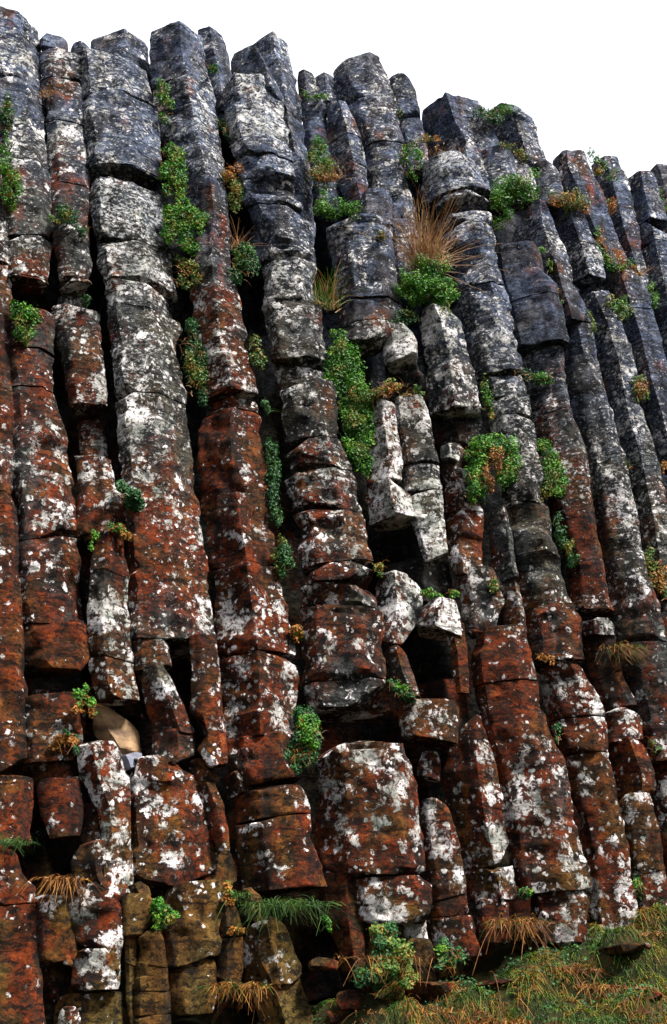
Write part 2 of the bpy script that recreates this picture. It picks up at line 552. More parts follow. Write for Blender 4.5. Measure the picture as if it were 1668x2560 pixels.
        X = X + dirn * (amp * np.minimum(1, ln[:, 0] / (.2 * Wm)))[:, None]
        X[nb:] += self.a * (fbm(X[nb:] * 4, 77, 2) * .02)[:, None]
        # faces
        i = np.arange(n); i2 = (i + 1) % n
        q = []
        for r in range(R - 1):
            q.append(np.stack([r * n + i, (r + 1) * n + i, (r + 1) * n + i2, r * n + i2], -1))
        tr = []
        for base, row, flip in ((nb, 0, False), (nb + len(top), R - 1, True)):
            a0 = np.stack([row * n + i, row * n + i2, base + i2, base + i], -1)
            a1 = np.stack([base + i, base + i2, base + n + i2, base + n + i], -1)
            a2 = np.stack([base + n + i, base + n + i2, np.full(n, base + 2 * n)], -1)
            if flip:
                a0, a1, a2 = a0[:, ::-1], a1[:, ::-1], a2[:, ::-1]
            q += [a0, a1]; tr.append(a2)
        return X, np.concatenate(q), np.concatenate(tr)


SEED = [0]


def column(label, rows, d=0.0, r=(.4,), j=(), rec=(), rust=None, lich=None, fine=None, tone=None, step=300, top=0.0,
           cat='rock column', group='basalt columns of the cliff', name='basalt_column', rough=1.0, mat=None, cuts=2, pad=0.0):
    """one column: an Empty at its foot, its drums as children. j: strong joints (photo rows); rec: (from, to, metres set back[, shift, scale])"""
    SEED[0] += 1
    rng = np.random.default_rng(1000 + SEED[0])
    lo = Loft(rows, d, SEED[0], r, pad)
    y0, y1 = lo.y0 - pad * 60, lo.y1 + pad * 100
    strong = sorted(set([q for q in j if y0 < q < y1] + [v for c in rec for v in c[:2] if y0 < v < y1]))
    marks = [y0] + strong + [y1]
    ys = [(y0, 'end')]
    for a, b in zip(marks[:-1], marks[1:]):
        inrec = any(abs(a - c[0]) < 1 or c[0] <= a < c[1] for c in rec)
        k = max(1, int(round((b - a) / step))) if not inrec else 1
        if k > 1:
            cutp = np.linspace(a, b, k + 1)[1:-1] + rng.uniform(-.22, .22, k - 1) * (b - a) / k
            for c in cutp:
                ys.append((float(c), 'hair'))
        edge = any(abs(b - v) < 1 for c in rec for v in c[:2])
        ys.append((b, 'end' if b == y1 else ('strong' if edge or rng.random() < .6 else 'hair')))
    foot = on_cliff((np.interp(y1, lo.t, lo.xl) + np.interp(y1, lo.t, lo.xr)) / 2, y1, d)
    blocks = []
    slopes = [top] + [float(rng.normal(0, 5)) for _ in ys[1:]]
    ev = {'end': .020, 'strong': .010, 'hair': .002}
    for bi, ((a, ka), (b, kb)) in enumerate(zip(ys[:-1], ys[1:])):
        rc, du, sc = 0.0, float(rng.normal(0, .005)), float(1 + rng.normal(0, .007))
        for c in rec:
            if c[0] - 1 <= a and b <= c[1] + 1:
                rc = c[2]; du = c[3] if len(c) > 3 else 0.0; sc = c[4] if len(c) > 4 else .97
        if rc > 9:
            continue                                   # the drum has fallen out
        gap = {'end': 0, 'strong': 1.5, 'hair': .35}
        jit = 0.0 if rc else float(rng.normal(0, .007))
        X, Q, T = lo.block(a + gap[ka], b - gap[kb], rng, slopes[bi], slopes[bi + 1], ev[ka] * rng.uniform(.6, 1.3), ev[kb] * rng.uniform(.6, 1.3),
                           rc + jit, du, sc, cuts if not rc else 0, rough)
        xm = float(np.interp((a + b) / 2, lo.t, (lo.xl + lo.xr) / 2))
        blocks.append((X, Q, T, tones(xm, (a + b) / 2, rng, rust, lich, fine, tone)))
    if len(blocks) == 1:
        X, Q, T, c = blocks[0]
        o = link(name, mesh_from(name, X - foot, Q, T, mat or ROCK, sharp=32), loc=foot)
        o.color = c
    else:
        o = link(name, None, loc=foot)
        o.empty_display_size = .2
        for X, Q, T, c in blocks:
            k = link('stone_block', mesh_from('stone_block', X - foot, Q, T, mat or ROCK, sharp=32), parent=o)
            k.color = c
    return tag(o, label, cat, group)


def chunk(label, rows, d=0.0, r=(.4,), name='broken_block', cat='rock', group='broken blocks in the cliff', **kw):
    kw.setdefault('step', 9999)
    if name == 'broken_block':
        kw.setdefault('pad', .06)
    return column(label, rows, d, r, name=name, cat=cat, group=group, **kw)


# ------------------------------------------------------------------ ground height
def cliff_y(x, z=1.6):
    return D0 + KX * x + KZ * (z - 1.6)


def sst(x, a, b):
    t = np.clip((x - a) / (b - a), 0, 1)
    return t * t * (3 - 2 * t)


def ground_z(x, y):
    x = np.asarray(x, float); y = np.asarray(y, float)
    zc = 1.02 + 0.32 * sst(x, -.6, .9) + 0.54 * sst(x, .8, 2.6) + .12 * np.clip(x - 2.6, 0, 20)
    t = D0 + KX * x - y
    w = .5 + .5 * np.sin(t * 7.5 + 1.3 * np.sin(x * 1.7) + x * .9)
    z = zc - .30 * np.clip(t, 0, None) - .15 * w * sst(t, .1, .5)
    z = z - .13 * sst(t, .40, .46) * sst(x, 1.3, 1.9) - .12 * sst(t + .15 * np.sin(x * 2.1), .95, 1.03)
    zf = 0.02 * np.sin(x * .7) * np.cos(y * .5)
    soft = .25
    z = np.where(t > 0, soft * np.logaddexp(z / soft, zf / soft), z)
    p = np.stack([x.ravel(), y.ravel(), np.zeros(x.size)], -1)
    z = z + (fbm(p * 2.1, 5, 3) * .11 + fbm(p * 4.3, 25, 2) * .05 * sst(6.0 - p[:, 1] * .5, 0, 2) + fbm(p * 5.5, 15, 3) * .035 * sst(6.0 - p[:, 1] * .5, 0, 2)).reshape(x.shape)
    return np.where(y > 30, 6.0, z) if False else z


def on_ground(px, py):
    r = rays(px, py)
    t = np.linspace(3.0, 14.0, 900)
    P = CAM + r[None] * t[:, None]
    g = ground_z(P[:, 0], P[:, 1])
    k = np.argmax(P[:, 2] < g)
    if P[k, 2] >= g[k]:
        return on_cliff(px, py, -.1)
    return P[k]

# ------------------------------------------------------------------ the setting: ground and the rock mass behind the columns
gx = np.concatenate([np.linspace(-400, -6, 14)[:-1], np.linspace(-6, 9, 151), np.linspace(9, 400, 14)[1:]])
gy = np.concatenate([np.linspace(-400, 3.5, 14)[:-1], np.linspace(3.5, 12.5, 121), np.linspace(12.5, 400, 14)[1:]])
GX, GY = np.meshgrid(gx, gy)
GZ = ground_z(np.clip(GX, -8, 10), np.clip(GY, -8, 14))
nx, ny = len(gx), len(gy)
ii, jj = np.meshgrid(np.arange(nx - 1), np.arange(ny - 1))
q = np.stack([jj * nx + ii, jj * nx + ii + 1, (jj + 1) * nx + ii + 1, (jj + 1) * nx + ii], -1).reshape(-1, 4)
g = link('ground', mesh_from('ground', np.stack([GX, GY, GZ], -1).reshape(-1, 3), q, None, GROUND))
g['kind'] = 'structure'
g['label'] = 'mossy earth bank rising to the foot of the cliff'

# solid rock behind the columns: front face set back, top falling away behind the column heads
tops = np.array([[-900, 130], [-200, 200], [0, 190], [210, 260], [380, 260], [560, 280], [760, 330], [900, 320], [1060, 350], [1200, 380], [1300, 410], [1400, 470], [1480, 500], [1560, 530], [1700, 570], [2600, 900]], float)
cxs = np.linspace(-900, 2600, 150)
cty = np.interp(cxs, tops[:, 0], tops[:, 1])
rowsF = []
for s in np.linspace(0, 1, 110):
    y = 3000 + (cty - 3000) * s
    rowsF.append(on_cliff(cxs, y, 1.0 + 1.0 * min(1.0, (1 - s) * 4)))
front = np.array(rowsF)
fl = front.reshape(-1, 3)
fl = fl + np.array([.15, -1, .1]) * (fbm(fl * 1.4, 91, 4) * .16)[:, None]
front = fl.reshape(front.shape)
lip = front[-1]
back = [lip + np.array([-.2, 1.0, .05]) * k for k in (1.5, 5, 12, 40)]
back.append(np.stack([back[-1][:, 0], back[-1][:, 1], np.full(len(cxs), -.5)], -1))
allr = np.concatenate([front, np.array(back)])
R_, C_ = allr.shape[:2]
ii, jj = np.meshgrid(np.arange(C_ - 1), np.arange(R_ - 1))
q = np.stack([jj * C_ + ii, jj * C_ + ii + 1, (jj + 1) * C_ + ii + 1, (jj + 1) * C_ + ii], -1).reshape(-1, 4)
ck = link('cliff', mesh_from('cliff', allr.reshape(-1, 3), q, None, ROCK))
ck.color = (.10, .05, .05, .7)  # coloured darker than the columns to paint shade into the crevices
ck['kind'] = 'structure'
ck['label'] = 'dark rock mass of the cliff behind the columns'

# ------------------------------------------------------------------ the columns, traced along the cliff
column('rust red column cut by the photo edge with a black crevice beside it',
       '330 -90 -4; 460 -88 6; 540 -80 20; 700 -76 24; 860 -75 27; 1100 -75 37; 1220 -70 26; 1300 -65 42; 1440 -62 50; 1600 -60 60; 1800 -60 62; 1900 -60 72; 1985 -60 78; 2120 -60 70',
       .02, (.25, .78), j=(1225, 1935), lich=.03, rust=.2)
column('tall column at the corner of the cliff with the highest grey head',
       '3 -70 88; 75 -66 99; 150 -55 104; 325 -8 114; 420 6 124; 540 20 128; 684 26 120; 770 30 132; 905 28 130; 965 34 132; 1046 38 160; 1180 36 180; 1280 42 190; 1340 44 190; 1440 50 208; 1560 62 214; 1660 64 218; 1730 62 205; 1790 64 200; 1900 66 200',
       .05, (.18, .72), j=(183, 392, 505, 585, 684, 765, 865, 962, 1170, 1338, 1555), rec=((690, 762, 10), (1655, 1727, 10)), top=8, lich=.10, rust=.08)
column('slim reddish column with level joints between the tall corner column and the widest one',
       '117 112 210; 160 106 210; 300 120 215; 460 132 222; 560 135 222; 640 147 226; 700 150 232; 765 141 248; 836 150 250; 905 165 264; 1010 178 268; 1020 188 262; 1135 196 275; 1220 200 290; 1330 196 300',
       .10, (.25, .85), j=(190, 300, 455, 556, 690, 765, 1010, 1135), rec=((700, 760, .16, -.1, .7), (1010, 1130, .22, .1, .85)), rust=.22, lich=.12)
chunk('small square cap stone perched on the slim reddish column', '82 104 170; 116 106 171', .14, (.1, .8), cat='stone', name='cap_stone', group='cap stones on the cliff edge')
chunk('low pointed cap stone wedged next to a square one on the skyline', '100 186 215; 112 178 238; 124 182 240', .3, (.5,), cat='stone', name='cap_stone', group='cap stones on the cliff edge')
column('grey rear column rising behind the widest column on the skyline',
       '64 240 366; 115 240 374; 200 244 388; 380 250 400; 540 262 420', .42, (.55,), j=(250,), top=-4)
column('widest column thick with pale lichen and a black slot near its head',
       '122 211 360; 200 213 380; 250 216 388; 404 234 398; 450 240 402; 560 246 416; 640 257 430; 690 274 434; 770 284 448; 840 291 458; 1000 303 468; 1180 318 490; 1280 322 502; 1440 324 522; 1560 326 534; 1590 328 536',
       -.02, (.12, .60), j=(222, 404, 443, 590, 700, 760, 975), rec=((408, 438, .6, -.05, .8),), fine=.18, lich=.07, rust=-.2, step=300)
column('narrow lichen covered column under a yellow sprig next to the widest column',
       '1326 246 324; 1380 236 324; 1500 224 320; 1600 226 328; 1700 234 342; 1742 250 350', -.03, (.35,), j=(1556, 1640), lich=.22, rust=.1, step=120)
chunk('broad broken base of the slim column behind the narrow lichen column', '1215 215 330; 1250 205 325; 1345 200 320; 1600 205 330; 1780 215 345', .34, (.3, .8), tone=.7, lich=-.1, j=(1330, 1500))
chunk('pale topped ledge block under the round green cushion', '1222 258 322; 1255 228 330; 1300 216 332; 1330 214 325', .04, (.5,), lich=.3)

column('lone column head with ivy down its edge and a rust red lower half',
       '46 382 502; 90 380 508; 150 384 522; 230 394 536; 300 412 550; 400 440 560; 470 462 566; 520 480 570',
       .06, (.55,), j=(180, 250), fine=.2, top=3)
chunk('small grey column head peeping out between two large ones', '66 498 554; 110 498 572; 180 512 590; 300 530 610', .36, (.45,), name='basalt_column', cat='rock column', group='basalt columns of the cliff', top=3)
column('rust red column with a dark pointed top below the ivy',
       '438 512 540; 470 502 556; 530 500 572; 640 482 574; 720 480 592; 830 496 614; 955 512 640; 1000 520 650; 1046 502 650; 1130 500 660; 1280 516 674; 1370 535 690; 1440 542 698; 1600 546 738; 1700 556 746; 1800 566 736; 1835 570 735',
       .0, (.5,), j=(535, 962, 1012, 1400, 1625), rust=.26, lich=.06, rec=((968, 1008, .12, 0, .96),), step=190)
chunk('smooth rust brown drum beneath the dark pointed column', '1838 568 720; 1880 574 712; 1925 590 735; 1945 594 752', .02, (.3, .8), rust=.3, lich=-.1, tone=1.1)
chunk('lichen spotted drum standing over the dark grass tuft', '1965 596 745; 2000 598 760; 2080 604 770; 2180 610 794; 2215 612 800', .0, (.35, .78), j=(2040,), rust=.3, lich=-.02, step=200)
chunk('small lichened wedge in the crack under the smooth rust drum', '1933 566 610; 1950 566 632; 1975 570 640', .12, (.5,), lich=.2)

column('rear grey column with a flat slanting head behind the round shouldered one',
       '78 584 712; 120 582 724; 170 578 738; 280 600 754; 380 640 768; 540 660 782; 640 668 786', .36, (.74,), j=(150, 330), top=-6, cuts=0)
chunk('dark tilted wedge of rock leaning on the round shouldered column', '118 630 642; 150 600 672; 180 566 690; 205 552 702; 225 556 706', -.06, (.78,), tone=.7, fine=-.1)
column('round shouldered column of many stacked drums running the full height',
       '176 570 686; 240 566 704; 350 580 722; 412 602 732; 470 614 742; 520 634 752; 570 648 766; 640 660 782; 740 664 798; 890 684 812; 960 702 830; 1090 722 848; 1160 716 876; 1236 730 896; 1300 750 910; 1388 760 930; 1470 766 938; 1605 762 952; 1700 768 968; 1762 776 982; 1850 800 1005; 1900 800 1018; 1950 820 1028',
       -.06, (.2, .68), j=(333, 378, 430, 475, 505, 610, 632, 893, 945, 1085, 1168, 1262, 1398, 1445, 1510, 1690, 1762), rec=((893, 942, .12, .02, .97), (1764, 1852, 10)), fine=.12, rust=-.1, lich=.05, rough=1.2, step=130, cuts=4)
column('swollen rust brown column foot under the wide black hollow',
       '1872 820 985; 1905 804 1005; 1960 800 1034; 2080 804 1045; 2150 808 1050; 2184 812 1052', -.10, (.3, .8), rust=.5, lich=.1, step=300)
chunk('squarish drum with a big white lichen patch at the foot of the swollen column', '2194 890 1040; 2215 886 1060; 2290 890 1063; 2302 900 1058', -.10, (.2, .82), rust=.4, lich=.25)
chunk('shadowed rust face beside the white patched drum', '2180 806 900; 2280 816 900; 2380 850 905; 2420 860 910', .06, (.6,), rust=.4, lich=-.2, tone=.8)  # shadow put into the colour by a lower tone
chunk('small white cube of stone set under the white patched drum', '2302 1014 1060; 2345 1014 1066', .04, (.2, .9), lich=.4, cat='stone')
chunk('olive brown block between the green clump and a black crack', '2352 1016 1072; 2375 1014 1082; 2450 1020 1086; 2490 1020 1090', -.06, (.3, .8), rust=.4, lich=-.25, mat=OCHRE)

# heads and short columns in the middle of the skyline
chunk('dark blocky stone at the dip of the skyline', '170 746 780; 186 744 790; 222 748 796; 250 752 800', .5, (.4,), cat='stone', name='cap_stone', group='cap stones on the cliff edge', tone=.8)
chunk('low grey stone between the dark block and the square topped column', '178 790 830; 196 786 842; 232 788 846; 250 790 846', .46, (.5,), cat='stone', name='cap_stone', group='cap stones on the cliff edge')
column('short lilac column standing on the ledge under a green streak', '240 752 816; 330 760 822; 420 770 840; 520 790 850', .36, (.3, .8), rust=.1)
column('slender pale column with a pointed head in the middle of the skyline dip',
       '237 816 864; 262 815 872; 325 818 898; 395 832 914; 470 860 920; 540 880 930; 600 885 940', .16, (.6,), j=(330, 400), lich=.1, rust=.08)
column('square topped column with a flat shining head on the skyline',
       '134 838 946; 180 837 962; 235 866 984; 300 884 996; 350 908 1004; 420 914 1012; 480 922 1026; 540 966 1036; 620 972 1052; 700 985 1060', .24, (.28, .78), j=(237, 348, 485, 538, 590), top=-10, lich=.06, fine=.05)
chunk('flat topped dark block under the square topped column', '470 912 964; 484 904 975; 540 908 978; 560 910 978', .0, (.2, .85), tone=.9, cat='stone')
column('narrow leaning column beside the square topped one', '180 972 1012; 195 970 1026; 240 976 1042; 292 986 1054; 345 1004 1064; 420 1012 1072', .36, (.3, .85), j=(237, 290), top=5)
column('broad grey column head facing the open sky beside a green mat',
       '226 1057 1186; 280 1058 1222; 320 1066 1240; 370 1084 1256; 420 1110 1270; 480 1140 1290', .20, (.45,), j=(405,), step=400, top=2, lich=-.05, fine=-.05)
column('rounded column end at the shoulder of the skyline with a green mat on top',
       '253 1218 1288; 290 1222 1326; 330 1236 1342; 390 1250 1362; 430 1290 1380; 480 1320 1398; 520 1330 1400', .26, (.6,), j=(300, 400), top=3)
chunk('pale block under the broad grey column head', '366 1198 1260; 380 1196 1276; 455 1210 1290; 480 1215 1290', .14, (.3, .8), lich=.15)
chunk('cluster of white lichened rubble under the rounded column end', '392 1262 1300; 405 1250 1325; 450 1262 1332; 480 1270 1336', .16, (.5,), lich=.3, cat='rock')
chunk('lilac block above the orange grass', '404 1330 1375; 418 1326 1388; 478 1332 1402; 500 1336 1404', .12, (.3, .8))

column('stout dark column with a rounded head and a deep notch above the dry grass',
       '372 1060 1184; 420 1055 1206; 500 1062 1218; 530 1086 1220; 560 1100 1224; 640 1122 1238; 710 1142 1256; 830 1170 1284; 940 1200 1306; 1040 1226 1326; 1130 1250 1340; 1280 1262 1370; 1415 1288 1402; 1540 1314 1440; 1650 1328 1458',
       -.04, (.3, .72), j=(468, 520, 545, 705, 925, 985, 1030, 1130, 1640), rec=((486, 520, .2, .03, .9),), fine=.15, rust=-.12, rough=1.2, step=140, cuts=3)
column('column foot below a dark arching crack with drums narrowing to the grass bank',
       '1652 1350 1436; 1700 1354 1474; 1788 1370 1506; 1880 1402 1514; 1920 1416 1518; 2030 1440 1548; 2140 1466 1566; 2270 1476 1584; 2330 1480 1590',
       -.02, (.25, .75), j=(1790, 1882), lich=.1, rust=.25, step=190)
column('big blunt dark blue grey block column overhanging an olive ledge',
       '602 1240 1330; 625 1238 1352; 660 1245 1372; 740 1262 1392; 852 1292 1416', -.06, (.16, .82), j=(735,), tone=.75, fine=-.1, lich=-.15, step=400, rough=.8, cuts=1)
column('flat faced rust red column beneath the olive ledge',
       '858 1294 1398; 930 1312 1404; 948 1318 1408; 1030 1334 1426; 1116 1346 1456; 1280 1384 1478; 1388 1416 1500; 1486 1430 1518; 1520 1434 1526',
       .08, (.35, .88), j=(940, 1025), rust=.4, lich=-.12, fine=.1, step=200)
chunk('thin ledge stone under the flat faced rust red column', '1546 1462 1515; 1556 1456 1528; 1578 1462 1530', .0, (.4,), tone=.8)
column('dark lichen speckled column foot beside the drooping grass',
       '1582 1458 1530; 1640 1468 1540; 1700 1474 1560; 1768 1496 1594', .06, (.3, .8), tone=.75, lich=-.02, j=(1690,))
chunk('short block pitted with lichen above the rust bright block', '1772 1514 1580; 1790 1508 1596; 1845 1512 1600', .02, (.3, .75), lich=.06, rust=.1)
chunk('bright rust red block with a sharp corner near the slope foot', '1848 1520 1590; 1870 1514 1606; 1930 1524 1628; 1978 1540 1632', .0, (.7,), rust=.5, lich=.0)
column('last lichened column foot before the photo edge above the grass bank',
       '1980 1560 1622; 2010 1546 1630; 2136 1574 1656; 2270 1596 1668; 2340 1604 1676', -.02, (.25, .8), lich=.18, rust=.2, j=(2180,))
column('reddish prism with a sharp ridge below the great leafy clump',
       '500 1318 1362; 540 1290 1376; 565 1280 1384; 610 1272 1402; 660 1290 1418; 720 1330 1430; 800 1370 1450', .04, (.72,), rust=.22, fine=.05)
column('lichen streaked thin column squeezed behind the blunt block',
       '688 1388 1420; 720 1392 1440; 770 1406 1466; 860 1424 1486; 915 1440 1498', .04, (.5,), lich=.15, j=(800,))
column('long dark column beside the rust red flat face',
       '885 1408 1470; 910 1404 1492; 950 1410 1502; 1050 1432 1530; 1150 1462 1554; 1280 1482 1584; 1330 1494 1594; 1415 1512 1608; 1500 1524 1638; 1600 1542 1662; 1700 1570 1676; 1800 1595 1690; 1900 1610 1700',
       .0, (.35, .8), j=(1330, 1600), fine=.2, lich=-.02, rust=-.1, rough=1.2)
column('smooth column under the orange grass with a black notch in its side',
       '520 1382 1450; 545 1390 1462; 640 1420 1498; 690 1434 1508; 740 1450 1520; 800 1480 1548; 900 1500 1582; 1046 1532 1608; 1155 1560 1642; 1280 1586 1668; 1400 1600 1690; 1500 1620 1700',
       .08, (.55,), j=(605, 690, 720, 850), rec=((688, 722, .18, -.05, .85),), fine=.1, rust=-.1)
column('rounded smooth column head standing alone against the sky',
       '370 1380 1452; 420 1376 1470; 470 1396 1498; 560 1440 1528; 640 1482 1560; 700 1516 1602; 830 1556 1645; 940 1582 1672; 1046 1626 1692; 1160 1650 1720',
       .14, (.5,), fine=-.1, lich=-.06, tone=1.05, step=330)
column('small column peeping from behind the rounded smooth head under a grassy cap',
       '386 1476 1542; 450 1494 1566; 560 1524 1590; 640 1562 1606; 760 1600 1640', .34, (.5,))
column('pale ridged column in the group beyond the grassy cap',
       '424 1553 1628; 500 1556 1650; 560 1570 1666; 640 1590 1676; 760 1620 1700; 880 1650 1730', .22, (.62,), j=(545, 600), fine=.05)
column('low pale column top at the very end of the skyline',
       '408 1620 1660; 424 1600 1700; 520 1630 1720; 640 1660 1740', .5, (.5,))
column('dark blue column at the photo edge under twiggy dead stems',
       '600 1600 1700; 700 1630 1730; 800 1650 1750; 1000 1680 1790; 1150 1690 1800', .28, (.4,), tone=.6, fine=-.2, lich=-.2)
column('lichened column stump at the photo edge below a black hole',
       '1356 1606 1680; 1420 1612 1700; 1500 1620 1710; 1620 1640 1720', .1, (.35, .85), lich=.12)
column('stack of blocks at the photo edge beside the drooping grass',
       '1698 1612 1690; 1800 1616 1700; 1930 1630 1710; 2060 1652 1720; 2260 1668 1740', .1, (.3, .8), lich=.08, rust=.1, j=(1850,))

# broken middle of the cliff
column('fat tapering column stump under a grassy cushion in the broken middle',
       '528 830 960; 545 816 974; 640 836 986; 700 846 994; 740 850 1002; 796 850 990; 845 856 950', -.02, (.3, .78), j=(738, 795), lich=.14, fine=-.1, step=130)
chunk('shade-darkened recessed rock in the black hollow under the fat tapering stump', '846 866 955; 900 876 960; 985 890 975', 1.0, (.5,), tone=.6, lich=-.3, rust=-.6)  # shade of the hollow painted in: low tone, little lichen, no rust
chunk('white lichened hanging block with a bare underside', '806 962 1010; 830 960 1030; 884 966 1044', -.04, (.3, .8), lich=.42, rust=.2)
chunk('pinkish rock face in the recess under the hanging block', '890 968 1060; 960 975 1080; 990 985 1090', .26, (.7,), rust=.15, lich=-.35, tone=.9)
column('heavy white blotched column overhanging a black cleft below the leafy mound',
       '758 1056 1110; 790 1052 1150; 850 1062 1166; 900 1072 1176; 1000 1076 1196; 1012 1080 1198', -.06, (.5,), j=(905,), lich=.3, fine=-.1, rust=-.1, step=300)
chunk('shade-darkened recessed lower half of the white blotched column', '1014 1084 1195; 1060 1090 1205; 1105 1098 1215', .16, (.45,), tone=.6, lich=-.12)  # low tone paints the shade under the overhang
column('crazed white and red column beside the big trailing creeper',
       '995 908 980; 1012 906 986; 1046 908 988; 1100 918 998; 1140 924 1006; 1192 918 1008', -.02, (.6,), j=(1040,), lich=.26, rust=.3)
column('pale squared column bending down the middle of the broken face',
       '988 990 1056; 1020 990 1064; 1100 1004 1084; 1150 1010 1096; 1200 1012 1100; 1240 1020 1102; 1290 1030 1106; 1390 1065 1118', -.06, (.15, .80), j=(1155, 1222), lich=.2, fine=.05, tone=1.1, step=200)
column('white crusted drum hanging over the largest black hole',
       '1192 930 1005; 1208 916 1022; 1250 920 1030; 1286 930 1040', -.04, (.55,), lich=.28, rust=.25)
chunk('shade-darkened rock deep inside the largest black hole', '1292 930 1100; 1388 950 1115', 1.3, (.5,), tone=.5, lich=-.4, rust=-.6)  # darkness of the hole painted into the rock's tone
chunk('layered shade-darkened shelf below the largest black hole', '1388 952 1110; 1440 962 1116; 1490 970 1118', .22, (.4,), tone=.6, lich=-.12, rust=-.6)  # recess shade painted on through a low tone
column('brown column with a chain of white lichen spots beside the orange creeper',
       '1105 1112 1150; 1120 1106 1166; 1200 1112 1172; 1280 1120 1208; 1375 1124 1202; 1430 1130 1205', .04, (.4,), j=(1165, 1270), lich=.12, rust=.15)
chunk('small white nub of rock over a black gap near the leafy clump', '1110 1104 1140; 1122 1102 1150; 1136 1104 1146', -.02, (.5,), lich=.45, cat='stone')
column('thin ridge column with a bright edge running down from the orange creeper',
       '1262 1228 1262; 1330 1224 1276; 1415 1230 1290; 1500 1252 1306; 1575 1262 1316', .05, (.8,), j=(1445,), fine=.1, lich=.1)
column('column of grey drums with a black wedge broken out of its flank',
       '1415 1148 1228; 1440 1148 1240; 1500 1156 1256; 1545 1160 1240; 1582 1166 1232', .02, (.3, .8), j=(1572,), lich=.1, fine=.1)
column('long spotted column with a rounded white head rising from the grass bank',
       '1560 1192 1306; 1620 1178 1318; 1700 1190 1336; 1832 1206 1366; 1920 1238 1412; 2030 1258 1426; 2150 1278 1456; 2228 1298 1470',
       -.10, (.2, .70), j=(1700, 1840), lich=.1, rust=.12, step=330, cuts=0, rough=.8)
chunk('square lichened block carrying the long spotted column', '2228 1336 1448; 2250 1334 1458; 2310 1340 1458; 2350 1345 1460', -.06, (.2, .8), lich=.12, rust=.25)
column('column with ragged white lichen on its pointed head next to the long spotted one',
       '1790 1180 1202; 1812 1158 1206; 1850 1128 1218; 1920 1108 1234; 2020 1120 1252; 2150 1158 1276; 2248 1184 1290', -.02, (.65,), j=(2010, 2165), lich=.12, rust=.3, step=260)
chunk('low white flecked block where dry grass meets the pointed column', '2252 1192 1268; 2300 1198 1268; 2350 1205 1272', .0, (.25, .8), lich=.1, rust=.2)
column('short leaning column with one round white lichen disc at the cliff foot',
       '1996 1050 1090; 2015 1046 1118; 2110 1056 1148; 2190 1064 1160; 2245 1072 1166; 2310 1080 1180; 2400 1090 1200', -.02, (.3, .82), j=(2245, 2290), lich=.22, rust=.25, step=280)
chunk('small pointed stone stuck in the crack above the short leaning column', '2008 1090 1102; 2028 1086 1112; 2036 1088 1112', .06, (.5,), rust=.2, lich=-.2, cat='stone')
chunk('shade-darkened back wall of the square pit beside the ragged column', '1940 1030 1105; 2040 1040 1112', 1.1, (.5,), tone=.5, lich=-.35, rust=-.6)  # pit shade painted into the wall colour
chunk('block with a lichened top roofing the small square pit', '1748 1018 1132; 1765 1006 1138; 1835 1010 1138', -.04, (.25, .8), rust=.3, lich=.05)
chunk('shadowed inner wall beneath the roofing block', '1838 1014 1120; 1945 1030 1110', 1.1, (.4,), tone=.5, lich=-.3, rust=-.6)  # shadow under the roof block painted into the tone
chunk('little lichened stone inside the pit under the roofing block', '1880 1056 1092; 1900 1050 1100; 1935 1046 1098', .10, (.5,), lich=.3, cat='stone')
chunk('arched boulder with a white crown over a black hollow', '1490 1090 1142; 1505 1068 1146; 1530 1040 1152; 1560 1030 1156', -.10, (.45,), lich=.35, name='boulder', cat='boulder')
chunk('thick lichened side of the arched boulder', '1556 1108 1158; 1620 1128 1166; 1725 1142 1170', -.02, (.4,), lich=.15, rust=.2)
chunk('shade-darkened rock at the back of the arched hollow', '1556 1016 1130; 1650 1024 1146; 1730 1044 1150', 1.1, (.5,), tone=.5, lich=-.2, rust=-.6)  # hollow's shade put into the colour, same basalt as around it
chunk('greenish lichened block above the small rounded boulder', '1428 960 1020; 1450 944 1046; 1500 948 1050; 1560 956 1030; 1600 958 1002', .02, (.45,), lich=.2, fine=.2, rust=-.2)
chunk('small rounded boulder with a pale cap and a dark belly', '1618 970 1000; 1635 962 1015; 1680 972 1030; 1735 1000 1048', .0, (.6,), lich=.15, name='boulder', cat='boulder', rust=-.2)
chunk('dark mossy ledge rock between arched boulder and roofing block', '1700 1050 1150; 1750 1070 1160; 1850 1120 1180', .22, (.5,), tone=.6, lich=-.2)

# broken lower corner of the cliff
chunk('smooth brown triangular slab above the square black cavity', '1556 66 210; 1610 70 218; 1640 72 222; 1662 105 200', .0, (.3, .85), rust=.4, lich=-.18, tone=.95)
chunk('shadowed block with a green sprig on its upper edge', '1724 62 200; 1800 60 205; 1850 76 205', .22, (.3, .8), tone=.6, lich=.0)  # lower tone paints the shadow on this block
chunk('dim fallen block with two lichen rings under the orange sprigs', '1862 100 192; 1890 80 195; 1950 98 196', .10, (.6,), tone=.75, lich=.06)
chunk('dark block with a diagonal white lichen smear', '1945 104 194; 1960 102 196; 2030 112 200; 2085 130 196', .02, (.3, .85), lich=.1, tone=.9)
chunk('black shaded rock low in the crevice beside the slab', '2080 60 195; 2200 70 190; 2260 80 185', .8, (.4,), tone=.4, lich=-.3, rust=-.6)  # crevice shade painted in with a very low tone
chunk('tan freshly broken flake with a curved face', '1756 234 262; 1788 236 300; 1815 238 328; 1840 258 345; 1870 278 356; 1894 298 356', .16, (.35,), mat=TAN, name='fracture_flake', rough=1.3, cuts=7, cat='rock flake')
chunk('smooth blue grey chip under the tan flake', '1884 290 352; 1900 304 352; 1918 314 350', .03, (.4,), mat=SLATE, name='fracture_flake', rough=.8, cuts=5, cat='rock flake')
chunk('dark overhung block crossed by a white streak beside the tan flake', '1664 360 404; 1690 354 420; 1760 372 450; 1822 392 478', .02, (.65,), lich=.1, rust=-.35, tone=.9, fine=.2)
